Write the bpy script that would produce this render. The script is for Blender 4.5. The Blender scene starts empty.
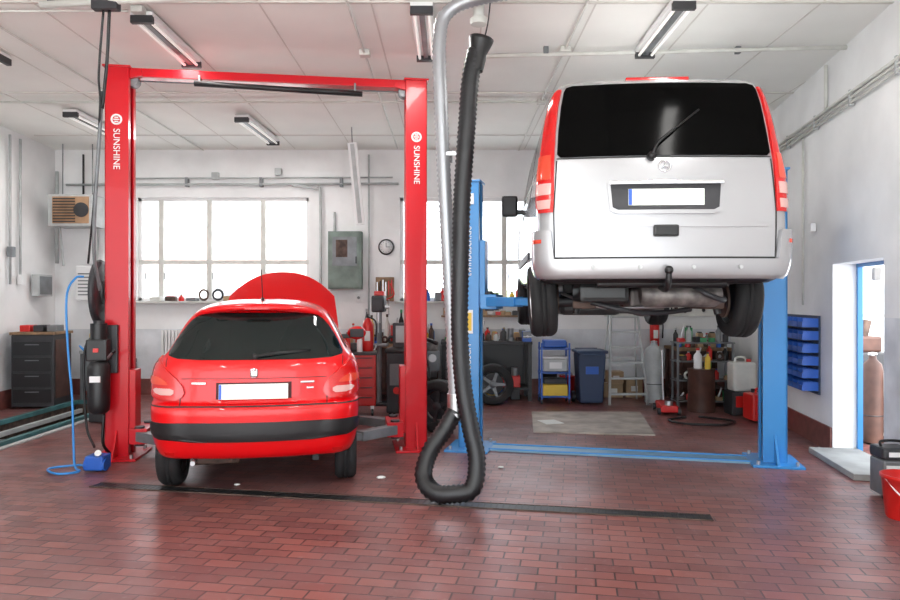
import bpy, bmesh, math, random
import numpy as np
from mathutils import Matrix, Vector
random.seed(7)
S = bpy.context.scene
try:
    S.view_settings.view_transform = 'Standard'
except Exception: pass

# ------------------------------------------------------------ materials
def mat(name, col, rough=0.5, metal=0.0, coat=0.0, noise=0.0, nscale=6.0, bump=0.0, bscale=40.0, emit=0.0, spec=0.5):
    m = bpy.data.materials.new(name); m.use_nodes = True
    nt = m.node_tree; b = nt.nodes['Principled BSDF']
    c = (col[0], col[1], col[2], 1)
    b.inputs['Base Color'].default_value = c
    b.inputs['Roughness'].default_value = rough
    b.inputs['Metallic'].default_value = metal
    b.inputs['Coat Weight'].default_value = coat
    b.inputs['Coat Roughness'].default_value = 0.05
    b.inputs['Specular IOR Level'].default_value = spec
    if emit:
        b.inputs['Emission Color'].default_value = c
        b.inputs['Emission Strength'].default_value = emit
    if noise or bump:
        tc = nt.nodes.new('ShaderNodeTexCoord')
    if noise:
        n = nt.nodes.new('ShaderNodeTexNoise'); n.inputs['Scale'].default_value = nscale
        n.inputs['Detail'].default_value = 5
        nt.links.new(tc.outputs['Object'], n.inputs['Vector'])
        r = nt.nodes.new('ShaderNodeValToRGB')
        r.color_ramp.elements[0].position = 0.35; r.color_ramp.elements[1].position = 0.65
        r.color_ramp.elements[0].color = tuple(x*(1-noise) for x in col)+(1,)
        r.color_ramp.elements[1].color = tuple(min(1, x*(1+noise*0.4)) for x in col)+(1,)
        nt.links.new(n.outputs['Fac'], r.inputs['Fac'])
        nt.links.new(r.outputs['Color'], b.inputs['Base Color'])
    if bump:
        n2 = nt.nodes.new('ShaderNodeTexNoise'); n2.inputs['Scale'].default_value = bscale
        nt.links.new(tc.outputs['Object'], n2.inputs['Vector'])
        bp = nt.nodes.new('ShaderNodeBump'); bp.inputs['Strength'].default_value = bump
        bp.inputs['Distance'].default_value = 0.01
        nt.links.new(n2.outputs['Fac'], bp.inputs['Height'])
        nt.links.new(bp.outputs['Normal'], b.inputs['Normal'])
    return m

M = {}
M['wall'] = mat('wall_paint', (0.88, 0.88, 0.88), 0.85, noise=0.09, nscale=1.3, bump=0.15, bscale=25)
M['wall_low'] = mat('wall_low_paint', (0.72, 0.74, 0.77), 0.7, noise=0.18, nscale=2.5)
M['ceil'] = mat('ceiling_paint', (0.90, 0.90, 0.86), 0.9, noise=0.06, nscale=0.8)
M['seam'] = mat('seam_grey', (0.68, 0.66, 0.62), 0.8)
M['skirt'] = mat('skirting_tile', (0.20, 0.07, 0.06), 0.4, noise=0.3, nscale=8)
M['white'] = mat('white_paint', (0.80, 0.80, 0.80), 0.4)
M['offwhite'] = mat('offwhite_plastic', (0.66, 0.66, 0.62), 0.5, noise=0.1)
M['lgrey'] = mat('light_grey_metal', (0.48, 0.50, 0.50), 0.45, noise=0.15)
M['grey'] = mat('grey_metal', (0.20, 0.21, 0.22), 0.45, 0.3, noise=0.2)
M['dgrey'] = mat('dark_grey', (0.032, 0.032, 0.036), 0.5, noise=0.25)
M['black'] = mat('black_plastic', (0.008, 0.008, 0.009), 0.4)
M['rubber'] = mat('tyre_rubber', (0.012, 0.012, 0.013), 0.75, bump=0.3, bscale=60)
M['hoserub'] = mat('hose_rubber', (0.010, 0.010, 0.012), 0.4)
M['duct'] = mat('duct_aluminium', (0.40, 0.41, 0.43), 0.4, 0.6)
M['steel'] = mat('steel', (0.55, 0.55, 0.56), 0.3, 0.9)
M['chrome'] = mat('chrome', (0.8, 0.8, 0.82), 0.08, 1.0)
M['liftred'] = mat('lift_red_paint', (0.56, 0.004, 0.012), 0.35, coat=0.2, spec=0.3)
M['carred'] = mat('car_red_paint', (0.68, 0.001, 0.004), 0.35, coat=0.6, spec=0.25)
M['liftblue'] = mat('lift_blue_paint', (0.035, 0.25, 0.60), 0.35, coat=0.2)
M['plateblu'] = mat('lift_plate_blue', (0.18, 0.32, 0.44), 0.4)
M['silver'] = mat('silver_paint', (0.42, 0.42, 0.435), 0.34, 0.5, coat=1.0)
M['glass'] = mat('dark_glass', (0.004, 0.009, 0.009), 0.04, spec=0.5)
M['vanglass'] = mat('tinted_glass', (0.0015, 0.0015, 0.0015), 0.12, spec=0.06)
M['lred'] = mat('lens_red', (0.60, 0.006, 0.006), 0.12, coat=0.5)
M['lorange'] = mat('lens_orange', (0.72, 0.06, 0.025), 0.15, coat=0.5)
M['lclear'] = mat('lens_clear', (0.70, 0.40, 0.37), 0.15, coat=0.5)
M['plate'] = mat('plate_white_glow', (0.88, 0.93, 0.86), 0.4, emit=0.1)  # faint glow added to the white; the plate is no lamp
M['plateblue'] = mat('plate_blue', (0.03, 0.12, 0.6), 0.4)
M['seamblk'] = mat('seam_black', (0.02, 0.02, 0.02), 0.6)
M['seamred'] = mat('seam_dark_red', (0.07, 0.0, 0.0), 0.6)
M['bluepl'] = mat('blue_plastic', (0.02, 0.11, 0.48), 0.35)
M['bluehose'] = mat('blue_hose', (0.03, 0.25, 0.65), 0.4)
M['navy'] = mat('navy_plastic', (0.025, 0.045, 0.10), 0.45)
M['redpl'] = mat('red_plastic', (0.60, 0.015, 0.012), 0.35)
M['yellow'] = mat('yellow_plastic', (0.75, 0.5, 0.05), 0.5)
M['green'] = mat('green_plastic', (0.05, 0.3, 0.12), 0.5)
M['wood'] = mat('wood', (0.28, 0.17, 0.09), 0.6, noise=0.35, nscale=9)
M['card'] = mat('cardboard', (0.42, 0.29, 0.17), 0.8, noise=0.15)
M['ply'] = mat('plywood', (0.42, 0.36, 0.31), 0.6, noise=0.3, nscale=4)
M['brown'] = mat('brown_paint', (0.08, 0.035, 0.025), 0.5, noise=0.3)
M['heater'] = mat('heater_brown', (0.42, 0.25, 0.14), 0.5, noise=0.2)
M['cabgreen'] = mat('cabinet_greygreen', (0.18, 0.23, 0.20), 0.5, noise=0.3, nscale=4)
M['rust'] = mat('rusty_metal', (0.11, 0.07, 0.055), 0.7, 0.2, noise=0.5, nscale=9)
M['alu'] = mat('cast_alu', (0.22, 0.20, 0.19), 0.5, 0.5, noise=0.5, nscale=10)
M['conc'] = mat('concrete', (0.34, 0.34, 0.33), 0.8, noise=0.2, nscale=3, bump=0.2)
M['yard'] = mat('yard_concrete', (0.72, 0.71, 0.69), 0.9, noise=0.1, nscale=0.7)
M['pale'] = mat('facade_pale', (0.80, 0.77, 0.75), 0.9, noise=0.1)
M['pinkroof'] = mat('roof_tiles', (0.60, 0.40, 0.36), 0.9, noise=0.2)
M['leaf'] = mat('hedge_leaf', (0.30, 0.40, 0.24), 0.9, noise=0.4, nscale=5)
M['teal'] = mat('pit_frame', (0.05, 0.16, 0.17), 0.5, noise=0.3)
M['tube'] = mat('lamp_tube', (1.0, 0.98, 0.93), 0.4, emit=0.3)
M['paper'] = mat('paper', (0.75, 0.75, 0.72), 0.8)

def window_glass():
    m = bpy.data.materials.new('window_glass'); m.use_nodes = True
    nt = m.node_tree; nt.nodes.clear()
    o = nt.nodes.new('ShaderNodeOutputMaterial'); mx = nt.nodes.new('ShaderNodeMixShader')
    t = nt.nodes.new('ShaderNodeBsdfTransparent'); g = nt.nodes.new('ShaderNodeBsdfGlossy')
    g.inputs['Roughness'].default_value = 0.05
    mx.inputs[0].default_value = 0.06
    nt.links.new(t.outputs[0], mx.inputs[1]); nt.links.new(g.outputs[0], mx.inputs[2])
    nt.links.new(mx.outputs[0], o.inputs[0]); return m
M['wglass'] = window_glass()

def floor_mat():
    m = bpy.data.materials.new('floor_clay_pavers'); m.use_nodes = True
    nt = m.node_tree; b = nt.nodes['Principled BSDF']; N = nt.nodes; L = nt.links
    tc = N.new('ShaderNodeTexCoord'); mp = N.new('ShaderNodeMapping')
    mp.inputs['Rotation'].default_value = (0, 0, math.radians(10.2))
    L.new(tc.outputs['Object'], mp.inputs['Vector'])
    br = N.new('ShaderNodeTexBrick')
    br.inputs['Scale'].default_value = 1.0
    br.inputs['Brick Width'].default_value = 0.23; br.inputs['Row Height'].default_value = 0.115
    br.inputs['Mortar Size'].default_value = 0.006; br.inputs['Mortar Smooth'].default_value = 0.2
    br.inputs['Bias'].default_value = 0.0
    br.inputs['Color1'].default_value = (0.150, 0.050, 0.047, 1)
    br.inputs['Color2'].default_value = (0.275, 0.092, 0.076, 1)
    br.inputs['Mortar'].default_value = (0.042, 0.022, 0.023, 1)
    L.new(mp.outputs[0], br.inputs['Vector'])
    def noise(scale, detail, p0, p1, c0, c1, rough=0.5):
        n = N.new('ShaderNodeTexNoise'); n.inputs['Scale'].default_value = scale; n.inputs['Detail'].default_value = detail
        n.inputs['Roughness'].default_value = rough
        L.new(tc.outputs['Object'], n.inputs['Vector'])
        r = N.new('ShaderNodeValToRGB'); r.color_ramp.elements[0].position = p0; r.color_ramp.elements[1].position = p1
        r.color_ramp.elements[0].color = (c0, c0, c0, 1); r.color_ramp.elements[1].color = (c1, c1, c1, 1)
        L.new(n.outputs['Fac'], r.inputs['Fac']); return r.outputs['Color']
    mx = N.new('ShaderNodeMixRGB'); mx.inputs['Color2'].default_value = (0.22, 0.145, 0.15, 1)
    L.new(noise(0.9, 8, 0.42, 0.72, 0.05, 0.5), mx.inputs['Fac']); L.new(br.outputs['Color'], mx.inputs['Color1'])
    m2 = N.new('ShaderNodeMixRGB'); m2.inputs['Color2'].default_value = (0.05, 0.026, 0.026, 1)
    L.new(noise(1.7, 7, 0.58, 0.76, 0.0, 0.5, 0.65), m2.inputs['Fac']); L.new(mx.outputs[0], m2.inputs['Color1'])
    m3 = N.new('ShaderNodeMixRGB'); m3.inputs['Color2'].default_value = (0.32, 0.24, 0.24, 1)
    L.new(noise(14, 3, 0.62, 0.75, 0.0, 0.3), m3.inputs['Fac']); L.new(m2.outputs[0], m3.inputs['Color1'])
    L.new(m3.outputs[0], b.inputs['Base Color'])
    L.new(noise(2.2, 4, 0.3, 0.7, 0.28, 0.46), b.inputs['Roughness'])
    bp = N.new('ShaderNodeBump'); bp.inputs['Strength'].default_value = 0.7; bp.inputs['Distance'].default_value = 0.005
    bp.invert = True
    L.new(br.outputs['Fac'], bp.inputs['Height']); L.new(bp.outputs['Normal'], b.inputs['Normal'])
    return m
M['floor'] = floor_mat()

# ------------------------------------------------------------ builder
def catmull(pts, k=8):
    P = [Vector(p) for p in pts]; out = []
    Q = [P[0]*2-P[1]]+P+[P[-1]*2-P[-2]]
    for i in range(1, len(Q)-2):
        a, b, c, d = Q[i-1:i+3]
        for j in range(k):
            t = j/k
            out.append(0.5*((2*b)+(c-a)*t+(2*a-5*b+4*c-d)*t*t+(3*b-a-3*c+d)*t**3))
    out.append(P[-1]); return out

def resample(P, ds):
    L = [0]
    for i in range(1, len(P)): L.append(L[-1]+(P[i]-P[i-1]).length)
    n = max(2, int(L[-1]/ds)); A = np.array([list(p) for p in P]); L = np.array(L)
    t = np.linspace(0, L[-1], n+1)
    return [Vector((np.interp(x, L, A[:, 0]), np.interp(x, L, A[:, 1]), np.interp(x, L, A[:, 2]))) for x in t]

class B:
    def __init__(s):
        s.v = []; s.f = []; s.mi = []; s.sm = []; s.mats = []; s.M = Matrix()
    def mid(s, m):
        m = M[m] if isinstance(m, str) else m
        if m not in s.mats: s.mats.append(m)
        return s.mats.index(m)
    def raw(s, vs, fs, m, smooth=False, T=None):
        o = len(s.v); TT = s.M @ T if T is not None else s.M
        s.v += [tuple(TT @ Vector(v)) for v in vs]
        k = s.mid(m)
        for f in fs:
            s.f.append([i+o for i in f]); s.mi.append(k); s.sm.append(smooth)
    def box(s, c, d, m, bev=0, rz=0, rx=0, ry=0, taper=None):
        T = Matrix.Translation(c) @ Matrix.Rotation(rz, 4, 'Z') @ Matrix.Rotation(ry, 4, 'Y') @ Matrix.Rotation(rx, 4, 'X')
        bm = bmesh.new(); bmesh.ops.create_cube(bm, size=1)
        for v in bm.verts:
            v.co = Vector((v.co.x*d[0], v.co.y*d[1], v.co.z*d[2]))
            if taper and v.co.z < 0: v.co.x *= taper; v.co.y *= taper
        if bev: bmesh.ops.bevel(bm, geom=bm.edges[:], offset=bev, segments=2, affect='EDGES', profile=0.6)
        bm.verts.index_update()
        s.raw([v.co.copy() for v in bm.verts], [[v.index for v in f.verts] for f in bm.faces], m, False, T)
        bm.free()
    def lathe(s, prof, p0, ax, m, n=28, caps=True):
        ax = Vector(ax).normalized(); p0 = Vector(p0)
        q = Vector((0, 0, 1)).rotation_difference(ax).to_matrix().to_4x4()
        T = Matrix.Translation(p0) @ q
        vs = []; fs = []
        for r, h in prof:
            for i in range(n):
                a = 2*math.pi*i/n; vs.append((r*math.cos(a), r*math.sin(a), h))
        for j in range(len(prof)-1):
            for i in range(n):
                k = (i+1) % n; fs.append([j*n+i, j*n+k, (j+1)*n+k, (j+1)*n+i])
        s.raw(vs, fs, m, True, T)
        if caps:
            for r, h in (prof[0], prof[-1]):
                if r > 1e-4: s.raw([(r*math.cos(2*math.pi*i/n), r*math.sin(2*math.pi*i/n), h) for i in range(n)], [list(range(n))], m, False, T)
    def cyl(s, p0, p1, r, m, n=20, r2=None):
        d = Vector(p1)-Vector(p0); s.lathe([(r, 0), (r if r2 is None else r2, d.length)], p0, d, m, n)
    def torus(s, c, ax, R, r, m, n=36, k=10):
        prof = [(R+r*math.cos(2*math.pi*i/k), r*math.sin(2*math.pi*i/k)) for i in range(k+1)]
        s.lathe(prof, c, ax, m, n, False)
    def tube(s, pts, r, m, n=10, k=8, rib=None, smooth=True):
        P = catmull(pts, k) if k > 1 else [Vector(p) for p in pts]
        if rib: P = resample(P, rib)
        vs = []; fs = []; N = len(P)
        t = (P[1]-P[0]).normalized()
        nrm = t.orthogonal().normalized()
        for i in range(N):
            t2 = (P[min(i+1, N-1)]-P[max(i-1, 0)]).normalized()
            nrm = (nrm-t2*nrm.dot(t2)).normalized(); bi = t2.cross(nrm)
            rr = r*(1.0 if (not rib or i % 2) else 0.86)
            for j in range(n):
                a = 2*math.pi*j/n; vs.append(P[i]+(nrm*math.cos(a)+bi*math.sin(a))*rr)
        for i in range(N-1):
            for j in range(n):
                q = (j+1) % n; fs.append([i*n+j, i*n+q, (i+1)*n+q, (i+1)*n+j])
        fs.append(list(range(n))); fs.append([(N-1)*n+j for j in range(n)])
        s.raw(vs, fs, m, smooth)
    def sphere(s, c, r, m, n=16, sc=(1, 1, 1)):
        vs = []; fs = []
        for i in range(n+1):
            th = math.pi*i/n
            for j in range(n*2):
                ph = math.pi*j/n
                vs.append((c[0]+r*sc[0]*math.sin(th)*math.cos(ph), c[1]+r*sc[1]*math.sin(th)*math.sin(ph), c[2]+r*sc[2]*math.cos(th)))
        w = n*2
        for i in range(n):
            for j in range(w):
                k = (j+1) % w; fs.append([i*w+j, i*w+k, (i+1)*w+k, (i+1)*w+j])
        s.raw(vs, fs, m, True)
    def wheel(s, c, ax, R, w, tw=None, rimmat='steel', spokes=7):
        ax = Vector(ax).normalized(); c = Vector(c); h = w/2; ri = R*0.63
        s.lathe([(ri, -h*0.8), (ri+0.02, -h), (R*0.9, -h), (R-0.012, -h*0.82), (R, -h*0.6), (R, -h*0.22), (R-0.008, -h*0.2), (R-0.008, -h*0.14), (R, -h*0.12),
                 (R, h*0.12), (R-0.008, h*0.14), (R-0.008, h*0.2), (R, h*0.22), (R, h*0.6), (R-0.012, h*0.82), (R*0.9, h), (ri+0.02, h), (ri, h*0.8)], c, ax, 'rubber', 40, False)
        s.lathe([(ri, -h*0.85), (ri*0.93, -h*0.6), (ri*0.9, h*0.3), (ri, h*0.85)], c, ax, rimmat, 32, False)
        s.lathe([(0.0, h*0.55), (ri*0.25, h*0.55), (ri*0.3, h*0.4), (ri*0.3, -h*0.2), (0, -h*0.2)], c, ax, rimmat, 24, False)
        s.lathe([(ri*0.85, -h*0.5), (ri*0.85, -h*0.4)], c, ax, 'dgrey', 32)
        q = Vector((0, 0, 1)).rotation_difference(ax).to_matrix().to_4x4()
        for i in range(spokes):
            a = 2*math.pi*i/spokes
            T = Matrix.Translation(c) @ q @ Matrix.Rotation(a, 4, 'Z')
            L = ri*0.95; wd = ri*0.13
            z0 = h*0.5; z1 = h*0.62
            vs = [(ri*0.2, -wd, z0-.03), (ri*0.2, wd, z0-.03), (L, wd*0.8, z1-.03), (L, -wd*0.8, z1-.03), (ri*0.2, -wd, z0), (ri*0.2, wd, z0), (L, wd*.8, z1), (L, -wd*.8, z1)]
            s.raw(vs, [[0, 1, 2, 3], [4, 5, 6, 7], [0, 1, 5, 4], [1, 2, 6, 5], [2, 3, 7, 6], [3, 0, 4, 7]], rimmat, False, T)
    def patch(s, body, rows, mode, m, off=0.004, side=0, n=16, mz=10, skirt=0.012):
        rows = sorted(rows); zs = np.array([r[0] for r in rows]); A = np.array([r[1] for r in rows]); Bb = np.array([r[2] for r in rows])
        Z = sorted(set(list(np.linspace(zs[0], zs[-1], mz))+list(zs)))
        G = []
        def pt(z, q, o):
            O = body.outline(body.par(z)); X = O[:, 0]; Y = O[:, 1]
            if mode == 's':
                C = body.cum(O); qq = abs(q); x = np.interp(qq, C, X); y = np.interp(qq, C, Y)
                x2 = np.interp(qq+0.01, C, X); y2 = np.interp(qq+0.01, C, Y); x1 = np.interp(max(qq-0.01, 0), C, X); y1 = np.interp(max(qq-0.01, 0), C, Y)
                sg = (1 if q >= 0 else -1)
            else:
                x = np.interp(q, Y, X); y = q; x2 = np.interp(q+.01, Y, X); y2 = q+.01; x1 = np.interp(q-.01, Y, X); y1 = q-.01; sg = 1
            tx, ty = x2-x1, y2-y1; l = math.hypot(tx, ty) or 1
            x += ty/l*o; y += -tx/l*o
            if side: sg = side
            return (sg*x, y, z)
        for i, z in enumerate(Z):
            a = np.interp(z, zs, A); b = np.interp(z, zs, Bb)
            G.append([pt(z, a, -skirt)]+[pt(z, a+(b-a)*j/n, off) for j in range(n+1)]+[pt(z, b, -skirt)])
        zl = Z[0]; zh = Z[-1]
        a0, b0 = np.interp(zl, zs, A), np.interp(zl, zs, Bb); a1, b1 = np.interp(zh, zs, A), np.interp(zh, zs, Bb)
        G = [[pt(zl, a0+(b0-a0)*min(max(j-1, 0), n)/n, -skirt) for j in range(n+3)]]+G+[[pt(zh, a1+(b1-a1)*min(max(j-1, 0), n)/n, -skirt) for j in range(n+3)]]
        W = n+3; vs = [p for r in G for p in r]
        fi = []; fe = []
        for i in range(len(G)-1):
            for j in range(W-1):
                f = [i*W+j, i*W+j+1, (i+1)*W+j+1, (i+1)*W+j]
                (fi if (0 < i < len(G)-2 and 0 < j < W-2) else fe).append(f)
        s.raw(vs, fi, m, True); s.raw(vs, fe, m, False)
    def done(s, name, loc=(0, 0, 0), rz=0, parent=None, recalc=True):
        me = bpy.data.meshes.new(name)
        me.from_pydata([tuple(v) for v in s.v], [], s.f)
        for m in s.mats: me.materials.append(m)
        me.polygons.foreach_set('material_index', s.mi)
        me.polygons.foreach_set('use_smooth', s.sm)
        me.update()
        if recalc:
            bm = bmesh.new(); bm.from_mesh(me); bmesh.ops.recalc_face_normals(bm, faces=bm.faces[:]); bm.to_mesh(me); bm.free()
        o = bpy.data.objects.new(name, me); S.collection.objects.link(o)
        o.location = loc; o.rotation_euler = (0, 0, rz)
        if parent: o.parent = parent
        return o

def root(name, loc=(0, 0, 0), rz=0):
    e = bpy.data.objects.new(name, None); e.empty_display_size = 0.2
    S.collection.objects.link(e); e.location = loc; e.rotation_euler = (0, 0, rz); return e

def text(name, body, size, loc, rot, m, parent, extrude=0.001):
    c = bpy.data.curves.new(name, 'FONT'); c.body = body; c.size = size; c.extrude = extrude
    c.align_x = 'CENTER'; c.align_y = 'CENTER'
    c.materials.append(M[m])
    o = bpy.data.objects.new(name, c); S.collection.objects.link(o)
    o.location = loc; o.rotation_euler = rot; o.parent = parent; return o

# ------------------------------------------------------------ car body lofts
def pchip(x, y, xi):
    x = np.array(x, float); y = np.array(y, float); h = np.diff(x); d = np.diff(y)/h; n = len(x); m = np.zeros(n)
    for i in range(1, n-1):
        if d[i-1]*d[i] > 0:
            w1 = 2*h[i]+h[i-1]; w2 = h[i]+2*h[i-1]; m[i] = (w1+w2)/(w1/d[i-1]+w2/d[i])
    m[0] = d[0]; m[-1] = d[-1]
    k = np.clip(np.searchsorted(x, xi, 'right')-1, 0, n-2); t = (xi-x[k])/h[k]
    return (2*t**3-3*t**2+1)*y[k]+(t**3-2*t**2+t)*h[k]*m[k]+(-2*t**3+3*t**2)*y[k+1]+(t**3-t**2)*h[k]*m[k+1]

class Body:
    # keys: z, yr, yf, w, rc, fc, crown_r, crown_f
    def __init__(s, keys, sub=5):
        K = np.array(keys, float); u = np.arange(len(K)); s.U = np.linspace(0, len(K)-1, (len(K)-1)*sub+1)
        s.T = [pchip(u, K[:, j], s.U) for j in range(K.shape[1])]
    def par(s, z):
        u = np.interp(z, s.T[0], s.U); return [np.interp(u, s.U, t) for t in s.T]
    def outline(s, p):
        z, yr, yf, w, rc, fc, cr, cf = p; P = []
        for t in np.linspace(0, 1, 14)[:-1]:
            x = t*(w-rc); P.append((x, yr+cr*(x/w)**2))
        yc = yr+cr*((w-rc)/w)**2
        for a in np.linspace(0, math.pi/2, 12)[:-1]:
            P.append((w-rc+rc*max(math.sin(a), 0)**0.85, yc+rc*(1-max(math.cos(a), 0)**0.85)))
        yd = yf-cf*((w-fc)/w)**2
        for t in np.linspace(0, 1, 26)[:-1]:
            P.append((w, (yc+rc)*(1-t)+(yd-fc)*t))
        for a in np.linspace(0, math.pi/2, 12)[:-1]:
            P.append((w-fc+fc*max(math.cos(a), 0)**0.85, yd-fc*(1-max(math.sin(a), 0)**0.85)))
        for t in np.linspace(1, 0, 14):
            x = t*(w-fc); P.append((x, yf-cf*(x/w)**2))
        return np.array(P)
    def cum(s, O):
        return np.concatenate([[0], np.cumsum(np.hypot(np.diff(O[:, 0]), np.diff(O[:, 1])))])
    def mesh(s, b, matfn):
        rings = []
        for i in range(len(s.U)):
            p = [t[i] for t in s.T]; O = s.outline(p); z = p[0]
            r = [(x, y, z) for x, y in O]+[(-x, y, z) for x, y in O[-2:0:-1]]
            rings.append(r)
        n = len(rings[0]); vs = [v for r in rings for v in r]; groups = {}
        for i in range(len(rings)-1):
            for j in range(n):
                k = (j+1) % n; f = [i*n+j, i*n+k, (i+1)*n+k, (i+1)*n+j]
                c = [sum(vs[q][a] for q in f)/4 for a in range(3)]
                groups.setdefault(matfn(c), []).append(f)
        groups.setdefault(matfn((0, 1.5, -1)), []).append(list(range(n))[::-1])
        groups.setdefault(matfn((0, 1.5, 99)), []).append([(len(rings)-1)*n+j for j in range(n)])
        o = len(b.v); b.v += vs
        for g, fs in groups.items():
            k = b.mid(g)
            for f in fs: b.f.append([i+o for i in f]); b.mi.append(k); b.sm.append(len(f) == 4)

def cut_wheels(ob, wheels, R, w, slot):
    cb = B()
    for (x, y, z) in wheels:
        sg = 1 if x > 0 else -1
        cb.lathe([(R, -w), (R, 0.25)], (x, y, z), (sg, 0, 0), 'black', 40)
    co = cb.done('cutter')
    bm = bmesh.new(); bm.from_mesh(co.data); bmesh.ops.remove_doubles(bm, verts=bm.verts[:], dist=1e-5)
    bmesh.ops.recalc_face_normals(bm, faces=bm.faces[:]); bm.to_mesh(co.data); bm.free()
    co.data.materials.clear()
    for mm in ob.data.materials: co.data.materials.append(mm)
    for p in co.data.polygons: p.material_index = slot
    md = ob.modifiers.new('arch', 'BOOLEAN'); md.object = co; md.operation = 'DIFFERENCE'; md.solver = 'EXACT'
    dg = bpy.context.evaluated_depsgraph_get(); dg.update()
    me = bpy.data.meshes.new_from_object(ob.evaluated_get(dg))
    ob.modifiers.clear(); ob.data = me
    bpy.data.objects.remove(co, do_unlink=True)

# ============================================================ ROOM
H = 4.30; YB = 12.3; YF = -3.0
def xr(d): return 4.18+0.164*(d-7.75)
def xl(d): return -6.94+0.086*(12.3-d)
RR = -math.atan(0.164); RL = math.atan(0.086)

px0, px1, py0, py1 = -5.98, -5.08, 6.4, 11.2
b = B()
for (x0, x1, y0, y1) in [(-7.3, px0, 1.5, 12.6), (px1, 5.3, 1.5, 12.6), (px0, px1, 1.5, py0), (px0, px1, py1, 12.6)]:
    b.raw([(x0, y0, 0), (x1, y0, 0), (x1, y1, 0), (x0, y1, 0)], [[0, 1, 2, 3]], 'floor')
b.raw([(-7.3, YF, 0), (5.3, YF, 0), (5.3, 1.5, 0), (-7.3, 1.5, 0)], [[0, 1, 2, 3]], 'yard')  # unseen pale strip added in place of pavers, bounces white light to the ceiling
b.done('floor', recalc=False)
b = B()
b.raw([(px0, py0, 0), (px1, py0, 0), (px1, py1, 0), (px0, py1, 0), (px0, py0, -1.1), (px1, py0, -1.1), (px1, py1, -1.1), (px0, py1, -1.1)],
      [[0, 1, 5, 4], [1, 2, 6, 5], [2, 3, 7, 6], [3, 0, 4, 7], [4, 5, 6, 7]], 'rust')
for x in (px0, px1): b.box((x, (py0+py1)/2, 0.03), (0.07, py1-py0+0.07, 0.06), 'teal', 0.005)
for y in (py0, py1): b.box(((px0+px1)/2, y, 0.03), (px1-px0, 0.07, 0.06), 'teal', 0.005)
b.box((px1+0.1, (py0+py1)/2, 0.012), (0.08, py1-py0, 0.02), 'lgrey', 0.003)
b.box((px0+0.1, (py0+py1)/2, -0.1), (0.06, py1-py0-0.1, 0.06), 'lgrey', 0.003)
b.box((px1-0.1, (py0+py1)/2, -0.1), (0.06, py1-py0-0.1, 0.06), 'lgrey', 0.003)
b.box(((px0+px1)/2, py0+1.7, -0.05), (px1-px0-0.08, 0.35, 0.14), 'dgrey', 0.02)
b.done('inspection_pit')

b = B(); b.box((-1, 4.65, H+0.1), (12.8, 15.5, 0.2), 'ceil'); b.done('ceiling')
b = B()
for i in range(-6, 6):
    b.box((i*1.0+0.3, 4.6, H-0.003), (0.014, 15.2, 0.006), 'seam')
for y in (1.0, 4.0, 6.2, 8.9, 11.2):
    b.box((-0.9, y, H-0.006), (11.5, 0.04, 0.012), 'seam')
b.done('trim_1')

W1 = (-5.5, -2.48, 1.64, 3.46); W2 = (-0.88, 2.46, 1.64, 3.46)
b = B()
def wb(b, x0, x1, z0, z1, m='wall', y=YB, th=0.3): b.box(((x0+x1)/2, y+th/2, (z0+z1)/2), (x1-x0, th, z1-z0), m)
wb(b, -7.3, 5.4, 3.46, H); wb(b, -7.3, 5.4, 1.15, 1.64)
wb(b, -7.3, -5.5, 1.64, 3.46); wb(b, -2.48, -0.88, 1.64, 3.46); wb(b, 2.46, 5.4, 1.64, 3.46)
wb(b, -7.3, 5.4, 0.0, 1.15, 'wall_low')
b.done('wall_back')
b = B(); b.box((-1.0, YB-0.012, 0.14), (11.8, 0.024, 0.28), 'skirt'); b.done('baseboard_back')

def window(name, w, cols, transom):
    x0, x1, z0, z1 = w; b = B(); y = YB+0.1; f = 0.06
    for x in (x0+f/2, x1-f/2): b.box((x, y, (z0+z1)/2), (f, 0.08, z1-z0), 'white', 0.005)
    for z in (z0+f/2, z1-f/2): b.box(((x0+x1)/2, y, z), (x1-x0, 0.08, f), 'white', 0.005)
    for x in cols: b.box((x, y, (z0+z1)/2), (0.09, 0.09, z1-z0-f), 'offwhite', 0.005)
    b.box(((x0+x1)/2, y, transom), (x1-x0, 0.085, 0.075), 'offwhite', 0.005)
    b.box(((x0+x1)/2, YB-0.05, z0-0.02), (x1-x0+0.16, 0.22, 0.035), 'offwhite', 0.005)
    xs = [x0+f]+[c for c in cols]+[x1-f]
    b.raw([(x0, y, z0), (x1, y, z0), (x1, y, z1), (x0, y, z1)], [[0, 1, 2, 3]], 'wglass')
    for i in range(len(xs)-1):
        b.box((xs[i]+0.07, y-0.055, transom-0.25), (0.02, 0.03, 0.12), 'lgrey')
    b.done(name)
window('window_1', W1, [-5.1, -4.25, -3.3], 2.33)
window('window_2', W2, [0.05, 0.96, 1.75], 2.33)

def line_wall(b, p0, p1, z0, z1, th, m, side):
    p0 = Vector((p0[0], p0[1], 0)); p1 = Vector((p1[0], p1[1], 0)); d = (p1-p0).normalized(); n = Vector((d.y, -d.x, 0))*th*side
    vs = [p0, p1, p1+n, p0+n]; vs = [(v.x, v.y, z0) for v in vs]+[(v.x, v.y, z1) for v in vs]
    b.raw(vs, [[0, 1, 2, 3], [4, 5, 6, 7], [0, 1, 5, 4], [1, 2, 6, 5], [2, 3, 7, 6], [3, 0, 4, 7]], m)
b = B()
line_wall(b, (xl(YF), YF), (xl(12.3), 12.3), 1.15, H, 0.25, 'wall', -1)
line_wall(b, (xl(YF), YF), (xl(12.3), 12.3), 0, 1.15, 0.25, 'wall_low', -1)
b.done('wall_left')
b = B(); line_wall(b, (xl(YF), YF), (xl(12.27), 12.27), 0, 0.28, 0.02, 'skirt', 1); b.done('baseboard_left')
D0, D1, DZ = 6.38, 7.6, 2.05
b = B()
line_wall(b, (xr(YF), YF), (xr(D0), D0), 1.5, H, 0.28, 'wall', 1)
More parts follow.
